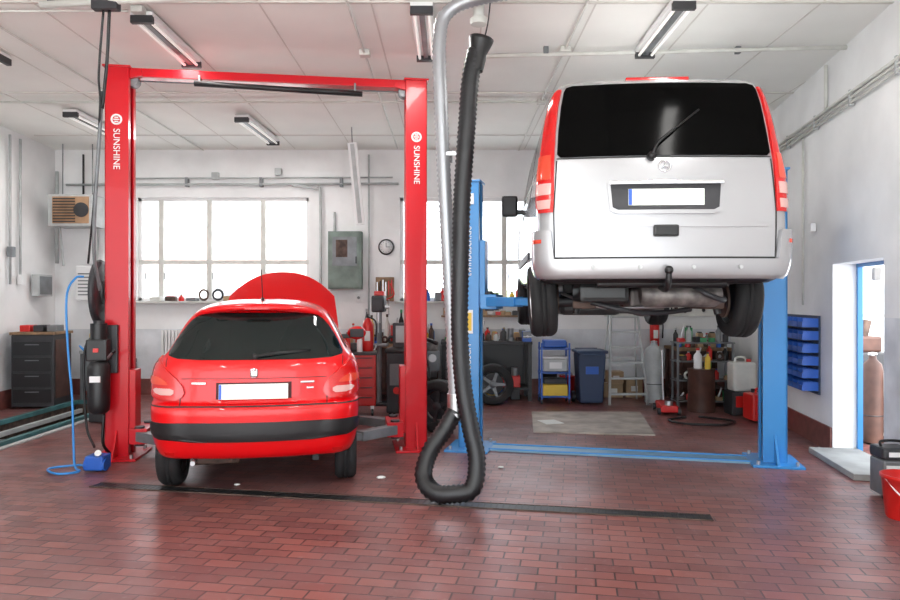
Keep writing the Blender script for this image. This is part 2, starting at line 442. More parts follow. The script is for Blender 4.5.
line_wall(b, (xr(YF), YF), (xr(D0), D0), 0, 1.5, 0.28, 'wall_low', 1)
line_wall(b, (xr(D1), D1), (xr(12.3), 12.3), 0, H, 0.28, 'wall', 1)
line_wall(b, (xr(D0), D0), (xr(D1), D1), DZ, H, 0.28, 'wall', 1)
b.done('wall_right')
b = B(); line_wall(b, (xr(D1+.02), D1+.02), (xr(12.27), 12.27), 0, 0.27, 0.02, 'skirt', -1); b.done('baseboard_right')
b = B(); b.M = Matrix.Translation((xr(D1), D1, 0)) @ Matrix.Rotation(RR, 4, 'Z')
L = (D1-D0)*1.0134
b.box((0.26, -0.03, DZ/2), (0.05, 0.04, DZ), 'liftblue'); b.box((0.26, -L+0.03, DZ/2), (0.05, 0.04, DZ), 'liftblue')
b.box((0.26, -L/2, DZ-0.02), (0.05, L, 0.04), 'liftblue')
b.box((0.0, -L/2, 0.03), (0.5, L-.02, 0.06), 'conc', 0.01)
b.done('door_1')
b = B(); b.box((6.8, 8.5, -0.05), (4.0, 8, 0.1), 'conc'); b.done('side_room_floor')
b = B(); b.box((6.9, 10.6, 1.6), (3.6, 0.2, 3.2), 'wall')
b.box((6.35, 10.48, 1.9), (0.75, 0.04, 0.9), 'white'); b.box((6.35, 10.45, 1.9), (0.04, 0.04, 0.9), 'lgrey')
b.box((5.7, 10.47, 0.55), (1.2, 0.05, 1.1), 'card'); b.done('wall_side_room')

b = B(); b.box((0, -23.1, -0.1), (90, 40, 0.2), 'yard'); b.box((0, 42.7, -0.1), (90, 60, 0.2), 'yard'); b.done('outdoor_ground')
b = B(); b.box((-9, 32, 1.4), (9, 4, 2.8), 'pale')
b.raw([(-13.8, 29.7, 2.8), (-4.2, 29.7, 2.8), (-4.2, 32, 5.0), (-13.8, 32, 5.0), (-13.8, 34.3, 2.8), (-4.2, 34.3, 2.8)], [[0, 1, 2, 3], [3, 2, 5, 4], [0, 3, 4], [1, 5, 2]], 'pinkroof')
for x in (-12, -9.5, -7, -5.2): b.box((x, 29.98, 1.6), (1.1, 0.06, 1.2), 'grey')
b.done('neighbour_house')
b = B()
for i in range(14): b.sphere((-2.5+i*0.75, 28+random.random(), 0.9+0.3*random.random()), 0.8+0.3*random.random(), 'leaf', 8)
b.done('hedge')

# ============================================================ ceiling lamps and conduits
def lamp(x, y, rz=0.0, L=1.25):
    b = B()
    b.box((0, 0, -0.035), (0.20, L, 0.05), 'white', 0.006)
    b.box((0, 0, -0.075), (0.05, L*0.98, 0.03), 'grey', 0.004)
    for sx in (-0.065, 0.065):
        b.cyl((sx, -L/2+0.04, -0.09), (sx, L/2-0.04, -0.09), 0.014, 'tube', 12)
    for sy in (-L/2+0.02, L/2-0.02):
        b.box((0, sy, -0.08), (0.20, 0.05, 0.07), 'dgrey', 0.004)
    b.done('ceiling_lamp', (x, y, H-0.02), rz)
lamp(-2.79, 6.95, 0.0); lamp(-0.25, 6.75, 0.0); lamp(2.02, 6.65, 0.0); lamp(-2.9, 10.6, -0.05, 1.5); lamp(-5.2, 10.2); lamp(-3.5, 4.6)
lamp(-5.3, 7.4, 1.57, 1.2); lamp(0.2, 2.5); lamp(-3, 1.5); lamp(2.1, 3.6)  # all but the first are extra unseen lamps, added for light
b = B()
b.box((0, 0, 0), (0.14, 0.05, 1.25), 'white', 0.006, ry=-0.1)
b.box((0, -0.03, 0), (0.06, 0.02, 1.2), 'lgrey', 0.004, ry=-0.1)
b.tube([(-0.06, 0, 0.6), (-0.07, 0, 0.86)], 0.008, 'grey', 6, 1)
b.done('hanging_strip_lamp', (-1.42, 10.6, 3.42))

b = B()
b.tube([(0.38, 7.35, 4.22), (4.05, 7.15, 4.24)], 0.022, 'offwhite', 8, 1)
for x in (1, 2, 3): b.box((x, 7.3, 4.265), (0.05, 0.05, 0.07), 'grey')
b.tube([(-6.3, 9.2, 4.26), (3.9, 9.2, 4.26)], 0.014, 'offwhite', 8, 1)
b.tube([(-0.9, 1.5, 4.26), (-0.9, 12.0, 4.26)], 0.012, 'offwhite', 8, 1)
b.tube([(-4.3, 3.0, 4.27), (-4.3, 12.2, 4.27)], 0.012, 'offwhite', 8, 1)
b.tube([(1.2, 1.5, 4.27), (1.2, 12.2, 4.27)], 0.012, 'offwhite', 8, 1)
b.tube([(-6.2, 6.3, 4.26), (-2.9, 6.3, 4.26)], 0.012, 'offwhite', 8, 1)
for p in ((-0.9, 7.4), (-4.3, 9.2), (1.2, 7.3), (-2.8, 6.3), (1.2, 9.2)): b.box((p[0], p[1], 4.265), (0.11, 0.11, 0.06), 'offwhite', 0.01)
b.done('ceiling_conduit')
b = B(); b.M = Matrix.Translation((xr(9), 9, 0)) @ Matrix.Rotation(RR, 4, 'Z')
for z, r in ((3.74, 0.020), (3.69, 0.014), (3.64, 0.014)):
    b.tube([(-0.04, -8, z), (-0.04, 3.2, z)], r, 'offwhite', 8, 1)
for y in range(-7, 4): b.box((-0.03, y, 3.69), (0.05, 0.03, 0.16), 'lgrey')
b.tube([(-0.03, -0.55, 3.62), (-0.03, -0.55, 1.6)], 0.014, 'offwhite', 8, 1)
b.tube([(-0.03, 0.35, 3.62), (-0.03, 0.35, 1.2)], 0.014, 'offwhite', 8, 1)
b.tube([(-0.03, -1.3, 4.25), (-0.03, -1.3, 3.7)], 0.02, 'offwhite', 8, 1)
b.box((-0.04, -0.9, 2.5), (0.06, 0.1, 0.1), 'white', 0.01)
b.box((-0.04, -2.6, 1.9), (0.06, 0.08, 0.12), 'white', 0.01)
b.done('wall_conduit_rail')
b = B()
b.tube([(-6.7, 12.22, 3.67), (-0.9, 12.22, 3.69)], 0.022, 'lgrey', 8, 1)
b.tube([(-6.0, 12.22, 3.78), (-1.0, 12.22, 3.8)], 0.014, 'lgrey', 8, 1)
b.tube([(-2.75, 12.2, 3.66), (-2.35, 12.2, 3.6), (-2.26, 12.2, 3.4), (-2.26, 12.2, 1.2)], 0.025, 'lgrey', 8, 6)
b.tube([(-6.85, 12.2, 3.9), (-6.85, 12.2, 2.3)], 0.03, 'lgrey', 8, 1)
b.tube([(-6.4, 12.22, 4.2), (-6.4, 12.22, 3.5)], 0.018, 'dgrey', 8, 1)
b.tube([(-1.42, 12.24, 4.2), (-1.42, 12.24, 1.2)], 0.016, 'lgrey', 8, 1)
for x in (-5.8, -4.6, -3.3, -1.9): b.box((x, 12.25, 3.72), (0.05, 0.1, 0.16), 'grey')
b.box((-3.0, 12.24, 3.9), (0.12, 0.08, 0.12), 'lgrey', 0.01); b.box((-4.1, 12.24, 3.83), (0.12, 0.08, 0.12), 'lgrey', 0.01)
b.done('wall_pipework')
b = B()
for d in (10.75, 11.05): b.tube([(xl(d)+0.05, d, 4.2), (xl(d)+0.05, d, 1.9)], 0.02, 'lgrey', 8, 1)
b.box((xl(10.75)+0.07, 10.75, 2.4), (0.08, 0.1, 0.16), 'grey', 0.01)
b.box((xl(11.05)+0.07, 11.05, 1.98), (0.08, 0.1, 0.16), 'white', 0.01)
b.done('wall_cable_pipes')
b = B()
b.tube([(-3.45, 5.9, 4.15), (-1.65, 5.75, 4.17)], 0.03, 'offwhite', 10, 1)
b.box((-3.35, 5.9, 4.22), (0.06, 0.06, 0.12), 'grey'); b.box((-1.8, 5.76, 4.22), (0.06, 0.06, 0.12), 'grey')
b.box((-2.88, 5.86, 4.13), (0.22, 0.08, 0.09), 'dgrey', 0.01)
b.tube([(-2.9, 5.86, 4.1), (-3.0, 5.98, 3.6), (-3.0, 6.0, 3.3), (-3.2, 6.3, 2.6), (-3.36, 6.5, 2.0)], 0.010, 'black', 8)
b.tube([(-2.85, 5.86, 4.1), (-2.93, 5.98, 3.7), (-2.98, 6.0, 3.3)], 0.014, 'black', 8)
b.tube([(-2.98, 6.0, 3.45), (-3.18, 6.25, 2.2), (-3.25, 6.5, 1.75)], 0.016, 'grey', 8)
b.done('overhead_hose_rail')

# ============================================================ RED LIFT
rl = root('red_two_post_lift', (-1.95, 7.68, 0), math.radians(8.2))
def column(sg, HC, c, w=0.29, dp=0.26, x=1.575):
    b = B(); t = 0.02; xo = sg*x
    b.box((xo+sg*(dp/2-t/2), 0, HC/2), (t, w, HC), c, 0.004)
    for y in (-w/2+t/2, w/2-t/2):
        b.box((xo, y, HC/2), (dp, t, HC), c, 0.004)
        b.box((xo-sg*(dp/2-t/2), y*0.72, HC/2), (t, 0.06, HC), c, 0.003)
    b.box((xo, 0, 0.012), (0.48, 0.62, 0.024), c, 0.004)
    for yy in (-0.25, 0.25):
        for xx in (-0.18, 0.18): b.cyl((xo+xx, yy, 0.02), (xo+xx, yy, 0.06), 0.018, 'steel', 6)
    for yy in (-1, 1):
        b.raw([(xo-0.01, yy*w/2, 0.02), (xo+0.01, yy*w/2, 0.02), (xo+0.01, yy*0.3, 0.02), (xo-0.01, yy*0.3, 0.02), (xo-0.01, yy*w/2, 0.3), (xo+0.01, yy*w/2, 0.3)],
              [[0, 1, 2, 3], [0, 3, 4], [1, 2, 5], [2, 3, 4, 5], [0, 1, 5, 4]], c)
    b.box((xo, 0, HC-0.01), (dp+0.04, w+0.04, 0.02), c, 0.003)
    b.cyl((xo, 0.03, 0.1), (xo, 0.03, min(HC-0.2, 2.6)), 0.035, 'steel', 16)
    b.cyl((xo, -0.06, 0.1), (xo, -0.06, HC-0.1), 0.008, 'dgrey', 8)
    return b
def arms(b, sg, zc, c, x, pads, zpad):
    b.box((sg*(x-0.10), 0, zc+0.25), (0.16, 0.2, 0.75), c, 0.008)
    b.box((sg*(x-0.24), 0, zc-0.06), (0.18, 0.46, 0.16), c, 0.008)
    for (py, px) in pads:
        p0 = Vector((sg*(x-0.24), 0.17*(1 if py > 0 else -1), zc-0.06)); p1 = Vector((sg*px, py, zc-0.06))
        d = p1-p0; a = math.atan2(d.y, d.x)
        q0 = p0+d*0.6
        b.box(tuple((p0+q0)/2), ((q0-p0).length, 0.12, 0.10), c if c != 'liftred' else 'grey', 0.006, rz=a)
        b.box(tuple((q0+p1)/2), ((p1-q0).length*1.15, 0.085, 0.07), 'grey' if c == 'liftred' else c, 0.006, rz=a)
        b.cyl((p0.x, p0.y, zc-0.16), (p0.x, p0.y, zc+0.04), 0.05, 'dgrey')
        b.cyl((p1.x, p1.y, zc-0.07), (p1.x, p1.y, zpad-0.02), 0.03, 'steel')
        b.cyl((p1.x, p1.y, zpad-0.03), (p1.x, p1.y, zpad), 0.06, 'rubber')
HC = 4.12
for sg, nm in ((-1, 'left'), (1, 'right')):
    b = column(sg, HC, 'liftred', w=0.26, dp=0.235); arms(b, sg, 0.30, 'liftred', 1.575, ((-0.75, 0.68), (0.75, 0.68)), 0.335)
    b.done('column_'+nm, parent=rl)
b = B()
b.box((0, 0, HC-0.05), (3.0, 0.16, 0.09), 'liftred', 0.006)
for sg in (-1, 1):
    b.box((sg*1.5, 0, HC-0.09), (0.34, 0.2, 0.08), 'liftred', 0.006, ry=sg*0.22)
    b.cyl((sg*1.45, -0.06, HC-0.12), (sg*1.45, 0.06, HC-0.12), 0.07, 'grey')
b.tube([(-1.4, 0.0, HC-0.12), (1.4, 0, HC-0.12)], 0.008, 'grey', 8, 1)
b.done('top_beam', parent=rl)
b = B(); b.tube([(-0.80, -0.1, HC-0.15), (0.98, -0.1, HC-0.19)], 0.030, 'black', 12, 1)
b.box((-0.75, -0.05, HC-0.1), (0.02, 0.1, 0.08), 'grey'); b.box((0.9, -0.05, HC-0.12), (0.02, 0.1, 0.1), 'grey')
b.done('padded_stop_bar', parent=rl)
for sg in (-1, 1):
    zt = 3.27 if sg < 0 else 3.19
    text('lettering', 'SUNSHINE', 0.092, (sg*1.575, -0.137, zt-0.03), (math.pi/2, math.pi/2, 0), 'white', rl, 0.002)
    b = B(); b.torus((sg*1.575, -0.135, zt+0.28), (0, 1, 0), 0.048, 0.010, 'white', 28, 8)
    for z in (-0.022, 0.0, 0.022): b.box((sg*1.575, -0.135, zt+0.28+z), (0.06-abs(z), 0.006, 0.011), 'white')
    b.done('round_emblem', parent=rl)
b = B(); X0, Y0 = -1.70, -0.28
b.box((-1.66, -0.16, 1.15), (0.22, 0.05, 0.5), 'dgrey', 0.01)
b.box((X0, Y0, 1.15), (0.2, 0.17, 0.22), 'black', 0.015)
b.cyl((X0, Y0, 1.26), (X0, Y0, 1.42), 0.08, 'black'); b.cyl((X0, Y0, 1.42), (X0, Y0, 1.45), 0.05, 'dgrey')
b.lathe([(0.07, 0), (0.1, 0.03), (0.108, 0.1), (0.108, 0.48), (0.08, 0.53)], (X0, Y0, 0.50), (0, 0, 1), 'black')
b.box((X0, Y0-0.112, 0.86), (0.1, 0.02, 0.06), 'white'); b.box((X0, Y0-0.09, 1.15), (0.05, 0.012, 0.04), 'redpl')
b.cyl((X0+0.1, Y0-0.05, 1.07), (X0+0.18, Y0-0.12, 1.14), 0.012, 'steel'); b.sphere((X0+0.18, Y0-0.12, 1.14), 0.022, 'black', 8)
b.tube([(X0+0.05, Y0, 0.5), (X0+0.04, Y0, 0.2), (X0+0.08, Y0+0.1, 0.06)], 0.015, 'black')
b.tube([(X0-0.06, Y0, 1.3), (X0-0.14, Y0, 1.1), (X0-0.12, Y0, 0.4), (X0-0.04, Y0, 0.15)], 0.012, 'black')
b.done('hydraulic_power_unit', parent=rl)
b = B()
b.cyl((-1.66, 0.02, 1.74), (-1.76, 0.02, 1.74), 0.06, 'grey')
b.box((-1.70, 0.02, 1.75), (0.04, 0.16, 0.4), 'grey', 0.01)
b.M = Matrix.Translation((-1.78, -0.0, 1.74)) @ Matrix.Rotation(math.radians(3), 4, 'Z')
b.lathe([(0.30, -0.035), (0.34, -0.025), (0.35, 0), (0.34, 0.025), (0.30, 0.035)], (0, 0, 0), (1, 0, 0), 'dgrey', 40)
b.lathe([(0.1, -0.05), (0.12, 0.05)], (0, 0, 0), (1, 0, 0), 'grey', 24)
b.done('hose_reel', parent=rl)
b = B()
b.tube([(-3.74, 7.15, 1.9), (-3.80, 7.1, 1.88), (-3.86, 7.05, 1.7), (-3.85, 7.05, 1.2), (-3.78, 7.0, 0.7), (-3.74, 6.95, 0.3), (-3.70, 6.9, 0.03), (-3.55, 6.7, 0.02), (-3.70, 6.6, 0.02), (-3.90, 6.8, 0.02), (-3.7, 6.95, 0.02), (-3.55, 6.85, 0.03)], 0.011, 'bluehose', 8, 10)
b.box((-3.42, 6.80, 0.09), (0.18, 0.18, 0.14), 'bluepl', 0.02); b.cyl((-3.4, 6.77, 0.15), (-3.36, 6.68, 0.2), 0.03, 'steel'); b.cyl((-3.52, 6.77, 0.07), (-3.32, 6.77, 0.07), 0.06, 'bluepl')
b.done('air_hose')

# ============================================================ BLUE LIFT
bl = root('blue_two_post_lift', (1.77, 7.53, 0), math.radians(-13.0))
HB = 2.99
for sg, nm in ((-1, 'left'), (1, 'right')):
    b = column(sg, HB, 'liftblue', w=0.26, dp=0.23)
    arms(b, sg, 1.7, 'liftblue', 1.575, ((-0.8, 0.72), (0.8, 0.72)), 1.78)
    b.done('column_'+nm, parent=bl)
b = B(); b.box((0, 0, 0.010), (2.7, 0.30, 0.02), 'plateblu', 0.004)
b.box((0, -0.13, 0.026), (2.7, 0.03, 0.015), 'liftblue', 0.003); b.box((0, 0.13, 0.026), (2.7, 0.03, 0.015), 'liftblue', 0.003)
b.done('floor_cover_plate', parent=bl)
text('lettering', 'twinbusch.de', 0.105, (-1.575, -0.137, 2.2), (math.pi/2, -math.pi/2, 0), 'white', bl, 0.003)
text('lettering', 'TWIN BUSCH', 0.09, (-1.575, -0.137, 0.9), (math.pi/2, -math.pi/2, 0), 'white', bl, 0.003)
b = B(); b.box((-1.575, -0.137, 1.42), (0.1, 0.006, 0.26), 'white'); b.box((-1.575, -0.141, 1.42), (0.07, 0.004, 0.2), 'yellow')
b.box((-1.575, -0.137, 2.78), (0.12, 0.006, 0.12), 'white'); b.done('warning_sticker', parent=bl)

# ============================================================ RED HATCHBACK
car = root('red_hatchback_car', (-1.63, 5.80, 0), math.radians(9.5))
K = [(0.315, 0.16, 3.85, 0.74, .22, .35, .14, .15),
     (0.335, 0.08, 3.92, 0.80, .28, .45, .15, .2),
     (0.42, 0.02, 3.98, 0.845, .31, .5, .16, .2),
     (0.56, -0.01, 4.02, 0.870, .32, .5, .16, .2),
     (0.72, -0.01, 4.02, 0.880, .32, .5, .16, .2),
     (0.785, 0.015, 4.0, 0.880, .32, .5, .16, .2),
     (0.81, 0.05, 3.96, 0.874, .32, .5, .15, .2),
     (0.96, 0.065, 3.88, 0.870, .32, .5, .15, .25),
     (1.08, 0.085, 3.60, 0.855, .32, .5, .15, .25),
     (1.16, 0.12, 3.15, 0.815, .32, .4, .15, .25),
     (1.22, 0.160, 2.98, 0.765, .30, .4, .15, .25),
     (1.36, 0.25, 2.65, 0.695, .28, .35, .14, .2),
     (1.48, 0.345, 2.30, 0.630, .27, .3, .13, .2),
     (1.56, 0.43, 2.08, 0.565, .26, .3, .12, .2),
     (1.61, 0.53, 1.92, 0.49, .24, .25, .11, .15),
     (1.642, 0.70, 1.75, 0.39, .2, .2, .09, .1),
     (1.664, 0.95, 1.55, 0.26, .12, .12, .04, .05),
     (1.672, 1.15, 1.35, 0.10, .05, .05, .01, .01)]
cb = Body(K)
def cm(c):
    if c[2] < 0.325: return 'black'
    if 1.02 < c[2] < 1.17 and 3.05 < c[1] < 3.8 and abs(c[0]) < 0.62: return 'black'
    return 'carred'
b = B(); b.mid('carred'); b.mid('black'); cb.mesh(b, cm)
o = b.done('body', parent=car); WZ = 0.305
cut_wheels(o, [(s_*0.80, y, WZ+0.07) for s_ in (-1, 1) for y in (0.66, 3.2)], 0.345, 0.25, 1)
b = B()
for s_ in (-1, 1):
    b.wheel((s_*0.765, 0.66, WZ), (s_, 0, 0), 0.305, 0.195); b.wheel((s_*0.765, 3.2, WZ), (s_, 0, 0), 0.305, 0.195)
b.done('wheels', parent=car)
b = B()
b.cyl((-0.65, 0.66, 0.31), (0.65, 0.66, 0.31), 0.045, 'dgrey'); b.cyl((-0.65, 3.2, 0.31), (0.65, 3.2, 0.31), 0.04, 'dgrey')
b.cyl((-0.52, 0.26, 0.31), (-0.15, 0.30, 0.31), 0.06, 'rust'); b.cyl((-0.5, 0.10, 0.30), (-0.5, 0.29, 0.30), 0.020, 'steel')
b.tube([(-0.2, 0.2, 0.3), (-0.1, 1, 0.3), (0, 2.5, 0.3)], 0.03, 'rust')
b.box((0, 0.5, 0.33), (0.8, 0.5, 0.08), 'black', 0.02)
for s_ in (-1, 1): b.box((s_*0.5, 0.55, 0.28), (0.06, 0.5, 0.07), 'dgrey', 0.01)
b.box((0, 3.1, 0.35), (0.9, 0.6, 0.12), 'dgrey', 0.02)
b.done('underbody', parent=car)
b = B()
b.patch(cb, [(1.155, -0.46, 0.46), (1.165, -0.64, 0.64), (1.19, -0.76, 0.76), (1.215, -0.785, 0.785), (1.30, -0.745, 0.745), (1.42, -0.655, 0.655), (1.49, -0.585, 0.585), (1.53, -0.52, 0.52), (1.548, -0.42, 0.42)], 's', 'glass', 0.006, n=40, mz=18)
b.done('rear_window', parent=car)
b = B()
for s_ in (-1, 1):
    b.patch(cb, [(1.20, 0.85, 2.75), (1.24, 0.75, 2.72), (1.36, 0.85, 2.45), (1.48, 0.96, 2.15), (1.53, 1.1, 2.0)], 'y', 'glass', 0.005, side=s_, n=30)
    b.patch(cb, [(1.17, 1.68, 1.72), (1.53, 1.66, 1.70)], 'y', 'carred', 0.009, side=s_, n=2)
    b.patch(cb, [(0.58, 0.95, 0.96), (1.2, 1.0, 1.01)], 'y', 'seamred', 0.002, side=s_, n=2)
    b.patch(cb, [(0.50, 2.55, 2.56), (1.2, 2.55, 2.56)], 'y', 'seamred', 0.002, side=s_, n=2)
    b.patch(cb, [(0.56, 1.1, 2.75), (0.62, 1.1, 2.75)], 'y', 'black', 0.012, side=s_, n=10, mz=3)
b.done('side_windows', parent=car)
b = B()
b.patch(cb, [(0.485, -0.50, 0.50), (0.505, -0.78, 0.78), (0.545, -0.97, 0.97), (0.60, -1.03, 1.03), (0.632, -1.00, 1.00), (0.645, -0.90, 0.90)], 's', 'black', 0.014, n=50, mz=6)
b.patch(cb, [(0.772, -1.04, 1.04), (0.783, -1.04, 1.04)], 's', 'seamblk', 0.003, n=40, mz=2, skirt=0.003)
for s_ in (-1, 1):
    b.patch(cb, [(0.785, 0.600, 0.610), (0.85, 0.60, 0.610)], 's', 'seamred', 0.003, side=s_, n=2, skirt=0.003)
    b.patch(cb, [(1.10, 0.74, 0.748), (1.17, 0.76, 0.768)], 's', 'seamred', 0.003, side=s_, n=2, skirt=0.003)
    b.patch(cb, [(0.365, 0.66, 0.74), (0.39, 0.65, 0.75)], 's', 'lred', 0.006, side=s_, n=3, mz=2)
b.patch(cb, [(0.80, -0.34, 0.34), (0.815, -0.37, 0.37), (0.975, -0.38, 0.38), (0.99, -0.36, 0.36)], 's', 'carred', 0.018, n=16, mz=4)
b.patch(cb, [(0.835, -0.305, 0.305), (0.972, -0.305, 0.305)], 's', 'seamred', 0.020, n=12, mz=3)
b.done('bumper_trim', parent=car)
b = B()
b.box((0.0, 0.026, 0.898), (0.56, 0.012, 0.125), 'plate', 0.004, rx=-0.1)
b.box((-0.267, 0.019, 0.898), (0.02, 0.012, 0.12), 'plateblue', 0.002, rx=-0.1)
b.done('number_plate', parent=car)
b = B()
for s_ in (-1, 1):
    b.patch(cb, [(0.825, 0.64, 0.78), (0.85, 0.59, 0.90), (0.89, 0.570, 0.99), (0.94, 0.585, 1.08), (1.00, 0.63, 1.14), (1.06, 0.70, 1.18), (1.12, 0.79, 1.16), (1.165, 0.89, 1.10), (1.18, 0.95, 1.02)], 's', 'lred', 0.024, side=s_, n=18, mz=16)
    b.patch(cb, [(0.955, 0.70, 0.86), (0.975, 0.71, 0.95), (1.005, 0.75, 0.97), (1.02, 0.80, 0.94)], 's', 'lorange', 0.031, side=s_, n=10, mz=8)
    b.patch(cb, [(0.870, 0.67, 0.76), (0.885, 0.65, 0.82), (0.910, 0.65, 0.85), (0.925, 0.68, 0.82)], 's', 'lclear', 0.031, side=s_, n=8, mz=5)
b.done('tail_lights', parent=car)
b = B()
b.box((0, 0.055, 1.05), (0.06, 0.02, 0.075), 'chrome', 0.015); b.sphere((0.0, 0.045, 1.075), 0.018, 'chrome', 8)
b.patch(cb, [(1.0, -0.60, 0.60), (1.005, -0.60, 0.60)], 's', 'seamred', 0.002, n=20, mz=2, skirt=0.002)
b.box((-0.45, 0.095, 0.965), (0.12, 0.012, 0.018), 'chrome', 0.004, rz=-0.2); b.box((0.43, 0.095, 0.965), (0.13, 0.012, 0.018), 'chrome', 0.004, rz=0.2); b.box((0.46, 0.095, 0.915), (0.06, 0.012, 0.016), 'chrome', 0.004, rz=0.2)
b.lathe([(0.0, 0), (0.03, 0), (0.025, 0.03), (0, 0.035)], (0.0, 0.14, 1.175), (0, -1, 0.4), 'black')
b.tube([(0, 0.105, 1.185), (0.2, 0.14, 1.205), (0.44, 0.205, 1.22)], 0.010, 'black', 8)
b.tube([(0.1, 0.125, 1.21), (0.46, 0.205, 1.23)], 0.006, 'black', 6, 1)
b.done('wiper_and_badges', parent=car)
b = B()
P = []
for i in range(25):
    t_ = -1+2*i/24; x = t_*0.55; e = t_*t_; y0 = 0.32+0.16*e; dz = -0.045*e-0.03*e**4
    P.append([(x, y0, 1.59+dz), (x, y0+0.02, 1.618+dz), (x*0.97, y0+0.2, 1.653+dz), (x*.97, y0+0.26, 1.58+dz), (x, y0+0.05, 1.565+dz)])
vs = [p for r in P for p in r]; fs = [[i*5+j, i*5+(j+1) % 5, (i+1)*5+(j+1) % 5, (i+1)*5+j] for i in range(24) for j in range(5)]+[[0, 1, 2, 3, 4], [120, 121, 122, 123, 124]]
b.raw(vs, fs, 'carred', True)
b.box((0, 0.32, 1.583), (0.22, 0.02, 0.015), 'lred', 0.004)
b.done('roof_spoiler', parent=car)
b = B(); b.cyl((0, 0.8, 1.65), (0, 0.66, 1.94), 0.004, 'black', 6); b.cyl((0, 0.8, 1.64), (0, 0.79, 1.68), 0.015, 'black'); b.done('aerial', parent=car)
b = B()
for s_ in (-1, 1):
    b.sphere((s_*0.93, 2.42, 1.27), 0.1, 'carred', 12, (1.1, 0.75, 0.8)); b.box((s_*0.93, 2.345, 1.27), (0.16, 0.02, 0.10), 'dgrey', 0.008)
    b.box((s_*0.81, 2.45, 1.23), (0.12, 0.08, 0.05), 'black', 0.01)
b.done('door_mirrors', parent=car)
G = []; n1, n2 = 12, 20
for i in range(n1+1):
    u = i/n1; row = []
    for j in range(n2+1):
        v = -1+2*j/n2
        L_ = 1.02*(1-0.34*abs(v)**2.4); wd = 0.74-0.07*u
        s_ = u*L_; ang = math.radians(53)
        bulge = 0.09*math.sin(math.pi*u*0.75)*(1-0.4*v*v)-0.05*v*v
        y = 3.02+s_*math.cos(ang)-bulge*math.sin(ang); z = 1.18+s_*math.sin(ang)+bulge*math.cos(ang)
        row.append((v*wd, y, z))
    G.append(row)
vs = [p for r in G for p in r]; W = n2+1; off = len(vs)
vs += [(p[0]*0.99, p[1]+0.03, p[2]-0.02) for p in vs]
top = [[i*W+j, i*W+j+1, (i+1)*W+j+1, (i+1)*W+j] for i in range(n1) for j in range(n2)]
bot = [[k+off for k in f] for f in top]
edge = [[j, j+1, off+j+1, off+j] for j in range(n2)]+[[n1*W+j, n1*W+j+1, off+n1*W+j+1, off+n1*W+j] for j in range(n2)]
edge += [[i*W, (i+1)*W, off+(i+1)*W, off+i*W] for i in range(n1)]+[[i*W+n2, (i+1)*W+n2, off+(i+1)*W+n2, off+i*W+n2] for i in range(n1)]
b = B(); b.raw(vs, top+bot, 'carred', True); b.raw(vs, edge, 'carred'); b.cyl((0.5, 3.5, 1.1), (0.5, 3.4, 1.6), 0.008, 'dgrey', 8)
b.box((0, 3.42, 1.10), (0.7, 0.45, 0.12), 'dgrey', 0.03); b.box((0.1, 3.4, 1.17), (0.4, 0.25, 0.06), 'grey', 0.02)
b.done('opened_bonnet', parent=car)
b = B()
for s_ in (-1, 1):
    b.patch(cb, [(0.82, 3.5, 3.86), (0.95, 3.3, 3.84)], 'y', 'lclear', 0.012, side=s_, n=10, mz=5)
b.done('headlights', parent=car)

# ============================================================ SILVER VAN
van = root('silver_van', (1.645, 5.30, 0), math.radians(-3.2))
KV = [(1.80, 0.16, 4.55, 0.86, .14, .3, .05, .2),
      (1.84, 0.08, 4.65, 0.92, .16, .35, .06, .2),
      (1.98, 0.05, 4.72, 0.955, .17, .4, .07, .25),
      (2.20, 0.045, 4.75, 0.960, .17, .4, .07, .25),
      (2.50, 0.06, 4.70, 0.958, .17, .4, .07, .25),
      (2.66, 0.075, 4.45, 0.945, .17, .4, .07, .25),
      (2.76, 0.09, 4.05, 0.93, .17, .4, .07, .25),
      (2.80, 0.10, 3.92, 0.925, .17, .4, .07, .25),
      (2.98, 0.14, 3.62, 0.90, .16, .35, .07, .2),
      (3.18, 0.18, 3.30, 0.865, .15, .3, .07, .2),
      (3.33, 0.215, 3.05, 0.825, .15, .3, .07, .2),
      (3.39, 0.25, 2.92, 0.79, .15, .25, .07, .2),
      (3.43, 0.32, 2.75, 0.73, .15, .2, .07, .15),
      (3.455, 0.45, 2.55, 0.62, .14, .2, .06, .1),
      (3.475, 0.70, 2.2, 0.45, .1, .1, .03, .05),
      (3.482, 1.1, 1.8, 0.2, .06, .06, .01, .01)]
vb = Body(KV)
b = B(); b.mid('silver'); b.mid('black'); vb.mesh(b, lambda c: 'black' if c[2] < 1.82 else 'silver')
o = b.done('body', parent=van)
VW = 1.655; VR = 0.325
cut_wheels(o, [(s_*0.93, y, VW+0.14) for s_ in (-1, 1) for y in (0.98, 4.0)], 0.385, 0.32, 1)
b = B()
for s_ in (-1, 1):
    b.wheel((s_*0.87, 0.98, VW), (s_, 0, -0.06), VR, 0.225); b.wheel((s_*0.85, 4.0, VW), (s_, 0, 0), VR, 0.22)
b.done('wheels', parent=van)
b = B()
b.patch(vb, [(2.775, -0.79, 0.79), (2.80, -0.815, 0.815), (3.0, -0.80, 0.80), (3.20, -0.775, 0.775), (3.32, -0.75, 0.75), (3.36, -0.73, 0.73), (3.375, -0.68, 0.68)], 's', 'vanglass', 0.012, n=40, mz=14)
b.done('rear_window', parent=van)
b = B()
